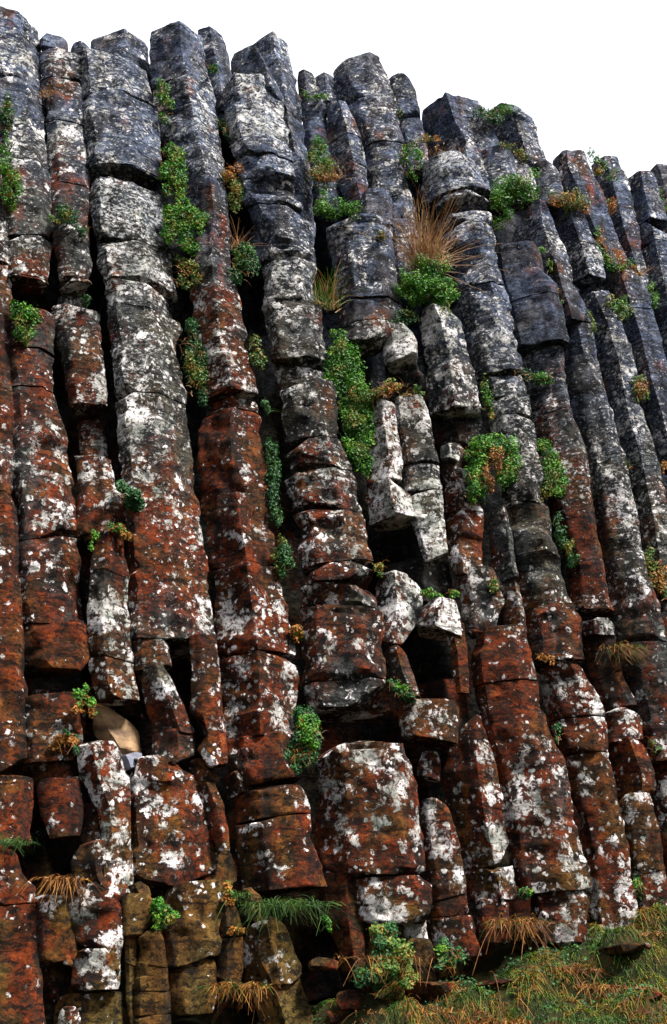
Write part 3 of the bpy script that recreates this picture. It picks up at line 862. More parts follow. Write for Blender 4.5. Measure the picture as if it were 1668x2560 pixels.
chunk('pointed grey block hanging under the overhung block', '1812 388 470; 1840 386 480; 1880 396 482; 1900 404 440', .02, (.6,), lich=.15, rust=-.3, fine=.2)
chunk('flat lichened block tucked below the foot of the widest column', '1574 334 400; 1600 330 416; 1660 338 424', .04, (.3, .85), rust=-.1, lich=.05)
chunk('bright orange rust sliver rising beside a deep black crack', '1585 476 540; 1620 478 542; 1680 484 545; 1800 480 556; 1860 492 564; 1905 520 568', -.04, (.35, .8), rust=.8, lich=.0, fine=-.3, tone=1.15)
chunk('shaded back of the hollow behind the orange sliver', '1600 400 490; 1750 420 500; 1920 440 520', 1.1, (.5,), tone=.45, lich=-.4, rust=-.6)  # tone lowered to paint the shade behind the sliver
chunk('tall white crusted block with a red flank under the tan flake', '1852 206 280; 1870 204 292; 1940 210 318; 2010 250 322; 2090 262 324; 2170 230 324; 2240 240 318', -.06, (.35,), lich=.24, rust=.4)
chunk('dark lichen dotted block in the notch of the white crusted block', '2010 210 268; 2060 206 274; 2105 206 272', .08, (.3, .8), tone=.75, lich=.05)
chunk('lower lichened half of the white crusted block', '2105 200 310; 2140 184 322; 2190 190 324; 2240 250 320', -.07, (.4,), lich=.24, rust=.3)
chunk('large rust bulge with a slanting smooth upper face', '1895 340 420; 1930 330 470; 1980 330 500; 2040 330 528; 2110 332 540; 2180 334 528; 2205 345 470', -.02, (.12, .55), rust=.6, lich=.1, tone=1.05)
chunk('small rust block wedged above the large bulge', '1900 478 510; 1915 476 530; 1955 482 545', .06, (.5,), rust=.5, lich=-.1)
chunk('leaning rust splinter between the large bulge and the black crack', '1960 490 535; 2020 512 560; 2080 530 568; 2120 545 572', .04, (.6,), rust=.6, lich=-.08)
chunk('dim rust ledge under the shadow of the large bulge', '2130 450 560; 2180 460 590; 2210 470 590', .14, (.4,), rust=.4, tone=.7, lich=-.2)  # shadow of the bulge painted into the tone
chunk('lichened slab tapering to a point beside a long black crack', '2214 178 240; 2235 176 280; 2290 180 300; 2340 196 304; 2370 250 304; 2420 284 303', -.08, (.3, .8), lich=.22, rust=.4)
chunk('round boulder plastered with white lichen', '2374 200 262; 2392 184 290; 2420 178 298; 2460 190 298; 2474 200 292', -.10, (.25, .8), lich=.42, rust=.3, name='boulder', cat='boulder')
chunk('block with two pale lichen sheets under the orange fern', '2245 86 170; 2270 84 180; 2340 80 190; 2398 88 196', .0, (.3, .8), lich=.14, rust=.3)
chunk('tiny pale stone lodged beside the round lichened boulder', '2394 158 178; 2408 158 180', .0, (.5,), lich=.4, cat='stone')
chunk('shaded block beneath the two sheeted block', '2415 100 180; 2480 105 190; 2500 110 190', .14, (.4,), tone=.7, rust=.3)  # shade painted in by lowering the tone
chunk('olive stained block sunk in the ground below the round boulder', '2486 160 300; 2520 150 306; 2600 140 312', -.02, (.35, .8), rust=.3, lich=-.2, mat=OCHRE)
chunk('pale knob of stone at the bottom edge under the olive stained block', '2522 154 190; 2545 148 196; 2600 146 200', -.12, (.5,), lich=.42, cat='stone')
chunk('broad cracked rust slab at the bottom corner with lichen rings',
      '2126 -60 40; 2160 -60 55; 2220 -60 78; 2300 -60 80; 2380 -60 84; 2440 -60 95; 2530 -60 98; 2620 -60 100', -.04, (.3, .82), j=(2262, 2378), rust=.4, lich=.02, step=400)
chunk('smooth brown block with a hexagonal face', '2236 318 372; 2255 308 380; 2300 308 380; 2334 312 352', -.08, (.2, .8), rust=.35, lich=-.3, mat=OCHRE)
chunk('small rust wedge on top of the hexagonal face block', '2212 322 350; 2226 318 372; 2238 330 376', -.02, (.5,), rust=.5, lich=-.2, mat=OCHRE)
column('tall olive slab split by level cracks near the bottom edge', '2326 368 400; 2345 345 406; 2410 343 414; 2450 342 418; 2560 340 428; 2640 340 432', -.10, (.15, .85), j=(2412, 2440, 2478, 2538), rust=.3, lich=-.32, step=300, group='broken blocks in the cliff', cat='rock', name='broken_block', mat=OCHRE)
chunk('thin upright sliver against the long black crack', '2345 312 340; 2410 312 341; 2500 318 338; 2560 326 338', -.02, (.4,), rust=.3, lich=-.25, j=(2412,), mat=OCHRE)
chunk('cracked block with a cream and white lichen top', '2206 420 540; 2222 412 556; 2270 424 556; 2330 460 540', -.10, (.3, .8), rust=.2, lich=.2, mat=OCHRE)
chunk('large brown block with a central white lichen column', '2300 402 480; 2325 398 530; 2380 408 545; 2402 412 542', -.10, (.25, .8), rust=.35, lich=.05, mat=OCHRE)
chunk('brown block resting on earth under the white lichen column', '2404 428 530; 2430 426 540; 2500 432 535; 2530 440 530', -.08, (.3, .75), rust=.4, lich=-.2, mat=OCHRE)
chunk('fractured orange brown block between the two lichen topped blocks', '2264 558 585; 2280 546 592; 2340 548 606; 2420 546 606; 2450 540 600', -.06, (.4,), rust=.3, lich=-.15, j=(2318, 2342), step=400, mat=OCHRE)
chunk('wedge block with a white lichen panel and a sloping brown side', '2298 662 690; 2310 626 704; 2350 614 722; 2420 618 748; 2455 625 744', -.10, (.55,), rust=.35, lich=.18, tone=1.05, mat=OCHRE)
chunk('cracked orange slab behind the tall amber tuft', '2408 618 690; 2440 612 735; 2500 640 752; 2550 655 770; 2600 660 775', -.06, (.5,), rust=.4, lich=-.25, tone=1.1, mat=OCHRE)
chunk('tilted orange flat stone leaning above the wedge block', '2222 608 630; 2240 604 652; 2300 606 662', .02, (.5,), rust=.4, lich=-.35, mat=OCHRE)
chunk('shade-darkened rock at the back of the cave behind the grass tuft', '2215 600 810; 2400 640 860; 2500 660 880', 1.3, (.4,), tone=.4, lich=-.4, rust=-.6)  # cave shade painted into the back rock's colour

# ------------------------------------------------------------------ loose stones on the bank
def stone(label, px, py, wpx, hpx, rust=.5, lich=-.3, tone=1.0, depth=1.0):
    SEED[0] += 1
    rng = np.random.default_rng(5000 + SEED[0])
    foot = on_ground(px, py + hpx * .5)
    sc = ((foot - CAM) @ FWD) / FPX
    W, H = wpx * 2 * sc, hpx * 2 * sc
    n = 9
    g_ = np.linspace(-1, 1, n)
    V, Q = [], []
    for ax in range(3):
        for sg in (-1, 1):
            A, B = np.meshgrid(g_, g_)
            P = np.zeros((n * n, 3)); P[:, ax] = sg; P[:, (ax + 1) % 3] = A.ravel(); P[:, (ax + 2) % 3] = B.ravel()
            b = len(V) * n * n
            V.append(P)
            i_, j_ = np.meshgrid(np.arange(n - 1), np.arange(n - 1))
            f = np.stack([b + j_ * n + i_, b + j_ * n + i_ + 1, b + (j_ + 1) * n + i_ + 1, b + (j_ + 1) * n + i_], -1).reshape(-1, 4)
            Q.append(f if sg > 0 else f[:, ::-1])
    V = np.concatenate(V); Q = np.concatenate(Q)
    key = {}
    remap = np.array([key.setdefault(tuple(np.round(v, 5)), len(key)) for v in V])
    U = np.array(list(key.keys()))
    Q = remap[Q]
    U = U / (np.sum(np.abs(U) ** 5, 1, keepdims=True) ** .2)
    for _ in range(9):
        nv = rng.normal(0, 1, 3); nv /= np.linalg.norm(nv)
        dd = U @ nv - rng.uniform(.55, .95)
        U = U - np.clip(dd, 0, None)[:, None] * nv
    U = U * np.array([W / 2, max(W * .4, H * .6) * depth, H / 2])
    a = rng.uniform(-.5, .5)
    R = np.array([[math.cos(a), -math.sin(a), 0], [math.sin(a), math.cos(a), 0], [0, 0, 1]])
    U = U @ R.T
    U = U * (1 + fbm((U + foot) * 4, 3, 3) * .06)[:, None]
    U[:, 2] += H * .35
    o = link('loose_stone', mesh_from('loose_stone', U, Q, None, ROCK, sharp=35), loc=foot)
    o.color = (min(1, .5 + rust * .6), max(0, .4 + lich), .3, tone)
    return tag(o, label, 'stone', 'loose stones on the bank')


stone('flat orange stone jutting over dark moss by the cave', 800, 2414, 45, 16, tone=1.2)
stone('reddish slab edge beside the flat orange stone', 852, 2432, 38, 22)
stone('pinkish broken stone half buried near the bottom edge', 872, 2505, 30, 28)
stone('flat brown slab with a dark undercut below the mossy clump', 945, 2476, 48, 16, tone=1.1)
stone('long sloping slab grown over with yellow moss', 1075, 2484, 62, 22, tone=1.1)
stone('angular stone with white lichen flecks behind the dry grass', 1325, 2362, 45, 36, lich=.0, tone=.8)
stone('dull red triangular stone in the dark leaves', 1182, 2368, 32, 26)
stone('small upright brown point of stone in the leaves', 1140, 2412, 12, 16)
stone('thin pale flat stone sticking out of the turf', 1268, 2458, 34, 8, lich=-.1, tone=1.3)
stone('purple grey flat stone near the bottom of the turf', 1640, 2492, 26, 9, tone=1.2)
stone('small pale round stone on the turf ledge', 1618, 2366, 9, 9, lich=.3, tone=1.1)
stone('rounded brown stone at the bottom edge by the red slab', 842, 2548, 28, 16, tone=1.1)
stone('low brown slab under the amber tuft', 590, 2516, 48, 12, tone=1.2)
stone('wide flat orange slab lying along the bottom edge', 690, 2528, 55, 10, tone=1.25)
stone('dark broken slab in the turf shadow', 1230, 2470, 44, 14, tone=.7)  # turf shadow painted into the stone's tone
stone('mossy step stone under the turf ledge', 1560, 2375, 60, 14, tone=.6)


# the same columns go on past both edges of the photograph, as part of the rock mass
for n_, (bx_, tx_, ty_, w_) in enumerate([(-150, -160, 20, 130), (-290, -300, 60, 140), (-440, -450, 10, 150), (-600, -600, 50, 150),
                                          (1800, 1700, 470, 120), (1910, 1790, 520, 125), (2020, 1890, 500, 130), (2140, 2000, 560, 130), (2260, 2110, 540, 130)]):
    by_ = 2700 if bx_ < 0 else 2330
    rows_ = '%d %d %d; %d %d %d; %d %d %d' % (ty_, tx_ - w_ * .36, tx_ + w_ * .36, (ty_ + by_) // 2, (tx_ * .42 + bx_ * .58) - w_ * .45, (tx_ * .42 + bx_ * .58) + w_ * .45, by_, bx_ - w_ * .55, bx_ + w_ * .55)
    rg_ = np.random.default_rng(9000 + n_)
    lo_ = Loft(rows_, .08 + .1 * (n_ % 3), 9000 + n_, (.3, .75) if n_ % 2 else (.45,))
    cuts_ = np.sort(np.r_[lo_.y0, rg_.uniform(lo_.y0 + 150, lo_.y1 - 150, 6), lo_.y1])
    for a_, b_ in zip(cuts_[:-1], cuts_[1:]):
        if b_ - a_ < 50:
            continue
        X_, Q_, T_ = lo_.block(a_ + .6, b_ - .6, rg_, 0, 0, .012, .012)
        o_ = link('stone_block', mesh_from('stone_block', X_, Q_, T_, ROCK, sharp=32), parent=ck)
        o_.color = tones(float(np.clip(bx_, 0, 1668)), (a_ + b_) / 2, rg_)

# ------------------------------------------------------------------ plants
PRNG = np.random.default_rng(77)


def leaves_mesh(blobs, foot, d, size, mat, name, dens=1.0, depth=.10):
    """leaf by leaf foliage through a set of flattened blobs given in photo pixels"""
    Vs = []
    subs = []
    for (cx, cy, rx, ry) in blobs:               # each blob is a bunch of smaller, ragged sprays
        for _ in range(int(np.clip(rx * ry / 110, 4, 11))):
            a_, r_ = PRNG.uniform(0, 6.28), PRNG.uniform(0, .95) ** .6
            f_ = PRNG.uniform(.26, .55)
            subs.append((cx + math.cos(a_) * rx * r_ * .85, cy + math.sin(a_) * ry * r_ * 1.15, rx * f_ * .95 + 2, ry * f_ + 3, PRNG.normal(0, .5)))
    for (cx, cy, rx, ry, dz) in subs:
        n = int(rx * ry * math.pi / 7.0 * dens) + 8
        q = PRNG.normal(0, 1, (n, 3)); q /= np.linalg.norm(q, axis=1, keepdims=True)
        q *= PRNG.uniform(.25, 1.0, (n, 1)) ** .45 * np.where(PRNG.random((n, 1)) < .12, PRNG.uniform(1, 1.45, (n, 1)), 1)
        lump = 1 + .38 * vnoise(q * 2.1 + cx, 7)
        px = cx + q[:, 0] * rx * lump; py = cy + q[:, 1] * ry * lump
        ctr = on_cliff(px, py, d + .05) + np.outer((q[:, 2] * .8 + dz) * depth * np.clip(min(rx, ry) / 40, .5, 1.3), np.array([.15, 1, 0]))
        s = size * PRNG.uniform(.45, 1.35, n)
        nrm = np.stack([q[:, 0], q[:, 2] * .8 - .5, .55 - q[:, 1] * .7], -1) + PRNG.normal(0, .55, (n, 3))
        nrm /= np.linalg.norm(nrm, axis=1, keepdims=True)
        a = np.cross(nrm, PRNG.normal(0, 1, (n, 3))); a /= np.linalg.norm(a, axis=1, keepdims=True)
        b = np.cross(nrm, a)
        s = s[:, None]
        tip, tail = ctr + a * s * .62, ctr - a * s * .5
        l_, r_ = ctr + b * s * .34 + nrm * s * .10 + a * s * .06, ctr - b * s * .34 + nrm * s * .10 + a * s * .06
        Vs.append(np.stack([tail, r_, tip, l_], 1))
    V = np.concatenate(Vs).reshape(-1, 3)
    k = np.arange(len(V) // 4) * 4
    T = np.concatenate([np.stack([k, k + 1, k + 2], -1), np.stack([k, k + 2, k + 3], -1)])
    return mesh_from(name, V - foot, None, T, mat, smooth=False)


def stems_mesh(blobs, foot, d, mat):
    V, T = [], []
    for (cx, cy, rx, ry) in blobs:
        for _ in range(5):
            a = on_cliff(cx + PRNG.uniform(-.25, .25) * rx, cy + ry * .5, d + .16)
            b = on_cliff(cx + PRNG.uniform(-.85, .85) * rx, cy + PRNG.uniform(-.8, .7) * ry, d - .02)
            w = .006
            i = len(V)
            V += [a + (-w, 0, 0), a + (w, 0, 0), b + (w * .4, 0, 0), b + (-w * .4, 0, 0), a + (0, w * 1.6, 0), b + (0, w, 0)]
            T += [(i, i + 1, i + 2), (i, i + 2, i + 3), (i + 1, i + 4, i + 5), (i + 1, i + 5, i + 2), (i + 4, i, i + 3), (i + 4, i + 3, i + 5)]
    return mesh_from('stem', np.array(V) - foot, None, T, mat, smooth=False)


STEM = leaf_material('plant_stems', [(0, (.05, .03, .012)), (1, (.12, .07, .03))], .8, .05)


def blades(base, n, length, spread, droop, width, mat, name, up=None, lean=(0, -.25), wild=.35, taper=.25):
    """curved grass blades from points (n,3)"""
    seg = 4
    az = PRNG.uniform(0, 2 * math.pi, n)
    out = np.stack([np.cos(az), np.sin(az), np.zeros(n)], -1)
    L = length * .75 * PRNG.uniform(.25, 1.15, n)
    sp = spread * PRNG.uniform(.2, 1.0, n)
    dr = droop * PRNG.uniform(.5, 1.4, n)
    wild = max(wild, 1.5)
    dirn = out * sp[:, None] + np.array([lean[0], lean[1], 0]) * PRNG.uniform(.2, 1.0, (n, 1)) + (Z if up is None else up) + PRNG.normal(0, wild * .3, (n, 3))
    dirn /= np.linalg.norm(dirn, axis=1, keepdims=True)
    side = np.cross(dirn, np.stack([np.zeros(n), -np.ones(n), np.zeros(n)], -1) + PRNG.normal(0, .35, (n, 3)))
    side /= np.linalg.norm(side, axis=1, keepdims=True)
    hor = out * .6 + np.array([lean[0], lean[1], 0]) * .8
    V = np.zeros((n, seg + 1, 2, 3))
    for k in range(seg + 1):
        s = k / seg
        p = base + dirn * (L * s)[:, None] + hor * (L * dr * s * s * .5)[:, None] - Z * (L * dr * s ** 2.2 * .75)[:, None]
        w = width * (1 - (1 - taper) * s)
        V[:, k, 0] = p - side * w / 2
        V[:, k, 1] = p + side * w / 2
    b0 = np.arange(n) * (seg + 1) * 2
    Q = []
    for k in range(seg):
        Q.append(np.stack([b0 + 2 * k, b0 + 2 * k + 1, b0 + 2 * k + 3, b0 + 2 * k + 2], -1))
    return V.reshape(-1, 3), np.concatenate(Q)


def leafy(label, blobs, d=.02, mat=None, size=.026, extra=None, dens=1.0, name='leafy_plant', cat='plant', group='plants rooted in the cliff', depth=.10):
    lowest = max(blobs, key=lambda b: b[1] + b[3])
    foot = on_cliff(lowest[0], lowest[1] + lowest[3], d + .1)
    root = link(name, None, loc=foot)
    root.empty_display_size = .1
    link('foliage', leaves_mesh(blobs, foot, d, size, mat or GREEN, 'foliage', dens, depth), parent=root)
    link('stem', stems_mesh(blobs, foot, d, STEM), parent=root)
    if name == 'leafy_plant':                                # a few thin grass blades growing through the leaves
        pts = []
        for (cx, cy, rx, ry) in blobs:
            k_ = int(3 + rx * ry / 90)
            pts.append(on_cliff(cx + PRNG.uniform(-.8, .8, k_) * rx, cy + PRNG.uniform(-.5, .9, k_) * ry, d))
        pts = np.concatenate(pts)
        gm = (STRAW, BLADE, AMBER)[int(PRNG.integers(0, 3))]
        V, Q = blades(pts, len(pts), .22, .9, 1.3, .007, gm, 'grass_blades', lean=(0, -.4))
        link('grass_blades', mesh_from('grass_blades', V - foot, Q, None, gm, smooth=False), parent=root)
    if extra:
        eb, em = extra
        link('turned_foliage', leaves_mesh(eb, foot, d - .03, size * .85, em, 'turned_foliage', dens * .8, depth), parent=root)
    return tag(root, label, cat, group)


def tuft(label, px, py, h, mat, n=140, spread=.6, droop=.7, w=.010, rad=.12, d=0.0, ground=False, lean=(0, -.25), second=None, name='grass_tuft', cat='grass tuft', group='grass tufts on cliff and bank', taper=.25):
    """tuft rooted at a photo pixel; h in pixels"""
    n = int(n * 1.6)
    p = on_ground(px, py) if ground else on_cliff(px, py, d + .08)
    sc = ((p - CAM) @ FWD) / FPX
    base = p + np.concatenate([PRNG.normal(0, 1, (n, 2)) * rad * np.array([1, .6]), np.zeros((n, 1))], 1)
    V, Q = blades(base, n, h * sc, spread, droop, w * .8, mat, name, lean=lean, taper=taper)
    if second is None:
        o = link(name, mesh_from(name, V - p, Q, None, mat, smooth=False), loc=p)
    else:
        o = link(name, None, loc=p)
        o.empty_display_size = .1
        link('dead_blades', mesh_from('dead_blades', V - p, Q, None, mat, smooth=False), parent=o)
        m2, n2, h2 = second
        base = p + np.concatenate([PRNG.normal(0, 1, (n2, 2)) * rad * np.array([1, .6]), np.zeros((n2, 1))], 1)
        V, Q = blades(base, n2, h2 * sc, spread * .8, droop * .8, w, m2, name, lean=lean, taper=taper)
        link('live_blades', mesh_from('live_blades', V - p, Q, None, m2, smooth=False), parent=o)
    return tag(o, label, cat, group)


# ivy and leafy clumps in the crevices
leafy('dark green leafy clump high on the corner column at the photo edge', [(20, 275, 26, 30), (16, 320, 18, 24)], -.05, DEEP, extra=([(22, 268, 18, 18)], MIXED))
leafy('small green clump on the corner column between two larger clumps', [(22, 368, 22, 24)], -.05, GREEN)
leafy('bright green clump bulging from the corner column edge', [(22, 430, 34, 28), (28, 470, 26, 38)], -.08, GREEN, extra=([(35, 470, 22, 26)], MIXED))
leafy('ivy sprig near the head of the ivied column', [(398, 215, 20, 20), (410, 240, 24, 22), (412, 275, 24, 22)], .04, GREEN)
leafy('long ivy curtain hanging down the crevice beside the ivied column', [(425, 375, 30, 18), (430, 410, 34, 42), (440, 460, 30, 46), (448, 505, 26, 22)], .02, GREEN, dens=1.2)
leafy('wide bushy ivy at the foot of the long curtain', [(450, 545, 46, 30), (485, 545, 36, 28), (455, 590, 40, 28)], -.03, GREEN, dens=1.2)
leafy('loose green sprays in the crevice under the wide bushy ivy', [(455, 665, 30, 22), (480, 690, 28, 20), (455, 705, 20, 18)], .06, MIXED)
leafy('dim creeper filling the crevice beside the pale lichened column', [(475, 850, 26, 40), (495, 900, 34, 46), (500, 960, 28, 36)], .14, DEEP, extra=([(495, 905, 26, 50)], MIXED))
leafy('small green tuft of leaves on the skyline column shoulder', [(530, 172, 16, 9)], .05, GREEN)
leafy('small dark ivy tuft in the dark groove below the skyline shoulder', [(556, 310, 16, 22), (568, 330, 12, 14)], .14, DEEP)
leafy('brown and green tangle in the groove beside the stacked drums', [(575, 440, 22, 26), (590, 480, 26, 34)], .10, MIXED, extra=([(580, 430, 26, 20)], RUSTY))
leafy('green bush in the groove under the brown tangle', [(610, 645, 38, 32), (600, 680, 30, 24)], .04, DEEP, extra=([(615, 640, 30, 24)], GREEN))
leafy('yellowing sprig over a black groove beside the stacked drums', [(635, 880, 26, 22), (650, 900, 22, 16)], .06, MIXED)
leafy('tiny green sprig in the black groove near the rust column', [(665, 1018, 18, 14)], .1, DEEP)
leafy('thin dark vine climbing the groove beside the rust column', [(676, 1150, 20, 36), (686, 1210, 22, 40), (690, 1270, 20, 34)], .10, DEEP, dens=1.1)
leafy('green and orange vine end in the groove below the thin dark vine', [(710, 1375, 22, 36), (715, 1410, 20, 24)], .06, DEEP, extra=([(690, 1405, 12, 14), (708, 1360, 14, 20)], MIXED))
leafy('small orange sprig in the lower dark groove', [(735, 1575, 22, 14), (745, 1590, 16, 14)], .08, RUSTY)
leafy('dark green curtain beside the wide black hollow', [(765, 1800, 30, 34), (775, 1850, 40, 36), (750, 1890, 36, 34), (740, 1900, 26, 26)], .02, DEEP, dens=1.3, extra=([(765, 1840, 34, 40)], GREEN))
leafy('green streak lying on the ledge at the skyline dip', [(772, 232, 20, 8), (800, 240, 20, 9)], .22, GREEN)
leafy('tangled green brambles under the skyline dip', [(790, 370, 28, 26), (805, 400, 42, 22)], .12, GREEN, extra=([(790, 405, 34, 22)], MIXED))
leafy('brown dying brambles between the two ledges', [(800, 440, 44, 20)], .08, MIXED, extra=([(810, 440, 44, 16)], RUSTY))
leafy('bright green cushion on the fat tapering stump', [(815, 508, 38, 22), (860, 520, 46, 15), (800, 525, 26, 12)], -.10, GREEN, dens=1.3, depth=.2)
leafy('tiny yellow flowered plant on the fat stump', [(954, 584, 14, 8)], -.14, MIXED)
leafy('green plants filling the gap beside the stout notched column', [(1015, 375, 22, 24), (1030, 405, 26, 24), (1025, 430, 20, 14)], .10, GREEN)
leafy('brownish fringe on the ledge above the stout notched column', [(1060, 352, 34, 9)], .10, MIXED, extra=([(1075, 348, 22, 8)], RUSTY))
leafy('bright green mat on the skyline shoulder', [(1215, 272, 34, 14), (1240, 288, 40, 16)], .12, DEEP, extra=([(1245, 286, 40, 16)], GREEN), dens=1.4)
leafy('small green wisp on the narrow leaning column', [(998, 286, 12, 12)], .2, DEEP)
leafy('yellow green plant strip under the rounded shoulder', [(1262, 368, 26, 10), (1290, 380, 28, 10), (1310, 392, 14, 8)], .08, MIXED)
leafy('great dark green clump overhanging the reddish prism', [(1260, 480, 40, 26), (1300, 488, 44, 30), (1255, 520, 34, 26), (1310, 470, 40, 18)], -.06, GREEN, dens=1.3, depth=.2, extra=([(1290, 468, 56, 16)], MIXED))
leafy('rusty orange grass cap beside the great dark clump', [(1400, 490, 40, 18), (1435, 505, 34, 24)], -.02, MIXED, extra=([(1440, 512, 34, 22), (1395, 500, 40, 14)], RUSTY), depth=.18)
leafy('green grassy cap sloping behind the smooth rounded head', [(1480, 400, 18, 14), (1500, 420, 24, 16), (1530, 440, 18, 10)], .16, GREEN, extra=([(1490, 425, 22, 14)], RUSTY))
leafy('orange leafed sprig in the groove of the smooth rounded column', [(1515, 512, 12, 12), (1535, 525, 18, 18)], .14, RUSTY, extra=([(1515, 508, 12, 9)], GREEN))
leafy('green fringe growing along the groove below the orange cap', [(1495, 600, 16, 22), (1515, 640, 24, 24), (1545, 660, 24, 14)], .04, GREEN, extra=([(1540, 655, 26, 16), (1500, 590, 14, 16)], RUSTY))
leafy('rust tinted strip of leaves on the far ridge', [(1580, 665, 16, 10), (1594, 690, 10, 20)], .12, RUSTY, extra=([(1578, 660, 12, 9)], GREEN))
leafy('round green and orange bush on the far columns', [(1545, 770, 30, 26)], .02, MIXED, extra=([(1550, 755, 20, 18)], GREEN))
leafy('green tuft hugging the last dark column', [(1635, 745, 14, 26), (1625, 720, 12, 16)], .14, GREEN)
leafy('green clump cut by the photo edge high on the last columns', [(1658, 485, 16, 26), (1664, 530, 12, 18)], .24, GREEN)
leafy('green sprig on the crest of the blunt block', [(1348, 628, 14, 8), (1376, 662, 6, 12)], -.06, GREEN)
leafy('green trail along the edge of the blunt block', [(1390, 730, 10, 12), (1400, 755, 12, 16)], -.02, GREEN, extra=([(1388, 732, 10, 10)], RUSTY))
leafy('small green sprays between thin dark columns', [(1475, 790, 12, 18), (1480, 820, 10, 16)], .02, MIXED)
leafy('bright leafy mound under the dry straw grass', [(1065, 690, 58, 24), (1050, 725, 52, 32), (1100, 720, 50, 30), (1010, 720, 24, 24)], -.10, GREEN, dens=1.4, depth=.22, extra=([(1110, 765, 30, 14), (1070, 660, 50, 16)], MIXED))
leafy('dark trailing leaves under the leafy mound', [(1020, 790, 36, 18), (985, 808, 26, 12)], -.04, DEEP, extra=([(1030, 785, 26, 14)], MIXED))
leafy('huge trailing creeper beside the stacked drums', [(840, 850, 26, 24), (852, 895, 44, 38), (868, 950, 52, 38), (880, 1000, 50, 40), (888, 1050, 46, 44), (895, 1100, 42, 48), (905, 1150, 30, 30)], .02, GREEN, dens=1.1, extra=([(860, 905, 34, 34), (885, 1020, 44, 46), (900, 1120, 26, 40)], MIXED))
leafy('green and orange fringe over the pale squared column', [(940, 985, 44, 14), (985, 972, 46, 14), (1030, 984, 32, 12)], -.10, MIXED, extra=([(960, 975, 50, 10)], RUSTY), depth=.16)
leafy('thin green strip along the white blotched column edge', [(1212, 955, 16, 22), (1222, 1000, 18, 30), (1228, 1030, 12, 20)], .04, MIXED, extra=([(1220, 985, 14, 24)], GREEN))
leafy('green band on the ledge over the rust red flat face', [(1310, 940, 28, 14), (1350, 945, 34, 12), (1370, 948, 18, 9)], -.04, DEEP, extra=([(1345, 942, 44, 12)], GREEN))
leafy('great green bush with an orange heart above the thin ridge column', [(1195, 1125, 42, 20), (1230, 1130, 50, 30), (1190, 1190, 28, 48), (1275, 1160, 34, 40), (1180, 1235, 20, 22)], -.10, GREEN, dens=1.3, depth=.2, extra=([(1240, 1165, 20, 30), (1222, 1210, 14, 36)], RUSTY))
leafy('green bush beside the great bush on the rust red column', [(1360, 1130, 30, 22), (1370, 1170, 36, 30), (1390, 1220, 36, 30)], -.02, GREEN, extra=([(1375, 1200, 30, 34)], MIXED))
leafy('thin green trail down the groove under the second bush', [(1395, 1310, 12, 22), (1405, 1350, 22, 26), (1440, 1400, 20, 16)], .03, DEEP, extra=([(1420, 1370, 24, 24)], MIXED))
leafy('orange tinged bush high on the far columns', [(1598, 960, 26, 18), (1600, 990, 24, 22)], .03, MIXED, extra=([(1600, 975, 24, 28)], RUSTY))
leafy('faint green sprigs near the far dark groove', [(1565, 1165, 16, 18)], .06, MIXED)
leafy('tangle of brown and green stems at the photo edge', [(1625, 1400, 22, 26), (1645, 1440, 22, 34), (1660, 1480, 12, 26)], .02, MIXED, extra=([(1650, 1440, 20, 40)], RUSTY))
leafy('orange sprig at the photo edge under the stems', [(1656, 1160, 14, 16)], .1, RUSTY)
leafy('round green cushion plant on the pale topped ledge', [(322, 1238, 32, 30)], -.10, DEEP, dens=1.8, size=.028, name='cushion_plant', depth=.2)
leafy('yellow and orange sprigs above the narrow lichen column', [(290, 1322, 26, 10), (318, 1338, 16, 14)], -.06, RUSTY, extra=([(288, 1320, 22, 10), (232, 1345, 14, 22)], GREEN))
leafy('green and yellow creeper in the hollow of the corner column', [(48, 775, 22, 22), (65, 800, 28, 28), (52, 840, 20, 22)], -.02, GREEN, extra=([(55, 820, 22, 34)], MIXED))
leafy('green ledge plants over a lichened block of the slim column', [(175, 535, 38, 22), (205, 572, 22, 12)], -.02, DEEP, extra=([(140, 552, 20, 10), (170, 530, 30, 18)], MIXED))
leafy('grey green sprig above the white square block', [(214, 752, 14, 8)], .0, DEEP)
leafy('green and orange sprig hanging beside the tan flake', [(210, 1745, 22, 26), (225, 1760, 14, 20)], -.06, GREEN, extra=([(200, 1775, 18, 12), (228, 1785, 8, 14)], RUSTY))
leafy('dull orange sprigs in the shaded hollow under the square cavity', [(150, 1855, 30, 18), (190, 1866, 12, 16)], .0, RUSTY, extra=([(175, 1840, 20, 14), (195, 1880, 8, 14)], DEEP))
leafy('green sprigs on the greenish block by the black hole', [(1075, 1485, 34, 8), (1130, 1484, 20, 8)], -.08, GREEN)
leafy('tiny sprig in the black hole mouth', [(950, 1420, 14, 14)], .02, MIXED)
leafy('small two coloured plant on the grey drum column', [(1232, 1455, 14, 12)], -.06, GREEN, extra=([(1238, 1468, 12, 12)], MIXED))
leafy('green weeds below the small rounded boulder', [(990, 1710, 24, 12), (1015, 1735, 30, 14), (1035, 1745, 20, 8)], .0, DEEP, extra=([(1005, 1722, 24, 14)], GREEN))
leafy('orange sprigs in the arching crack above the column foot', [(1355, 1642, 22, 9), (1375, 1650, 14, 8)], -.06, RUSTY)
leafy('moss tuft tucked beside the narrowing column foot', [(1392, 1835, 16, 18)], .05, DEEP)
leafy('green weed in the crack beside the last lichened foot', [(1590, 2215, 14, 26), (1600, 2235, 14, 18)], .0, DEEP, extra=([(1592, 2220, 12, 22)], GREEN))
leafy('yellow green weed near the bright rust block', [(1625, 1855, 10, 8), (1642, 1875, 12, 8)], .0, MIXED)
leafy('bright green weed between the brown slabs near the bottom edge', [(395, 2260, 16, 26), (408, 2295, 30, 26), (398, 2315, 20, 14)], -.12, GREEN, dens=1.3, extra=([(420, 2290, 18, 18)], MIXED))
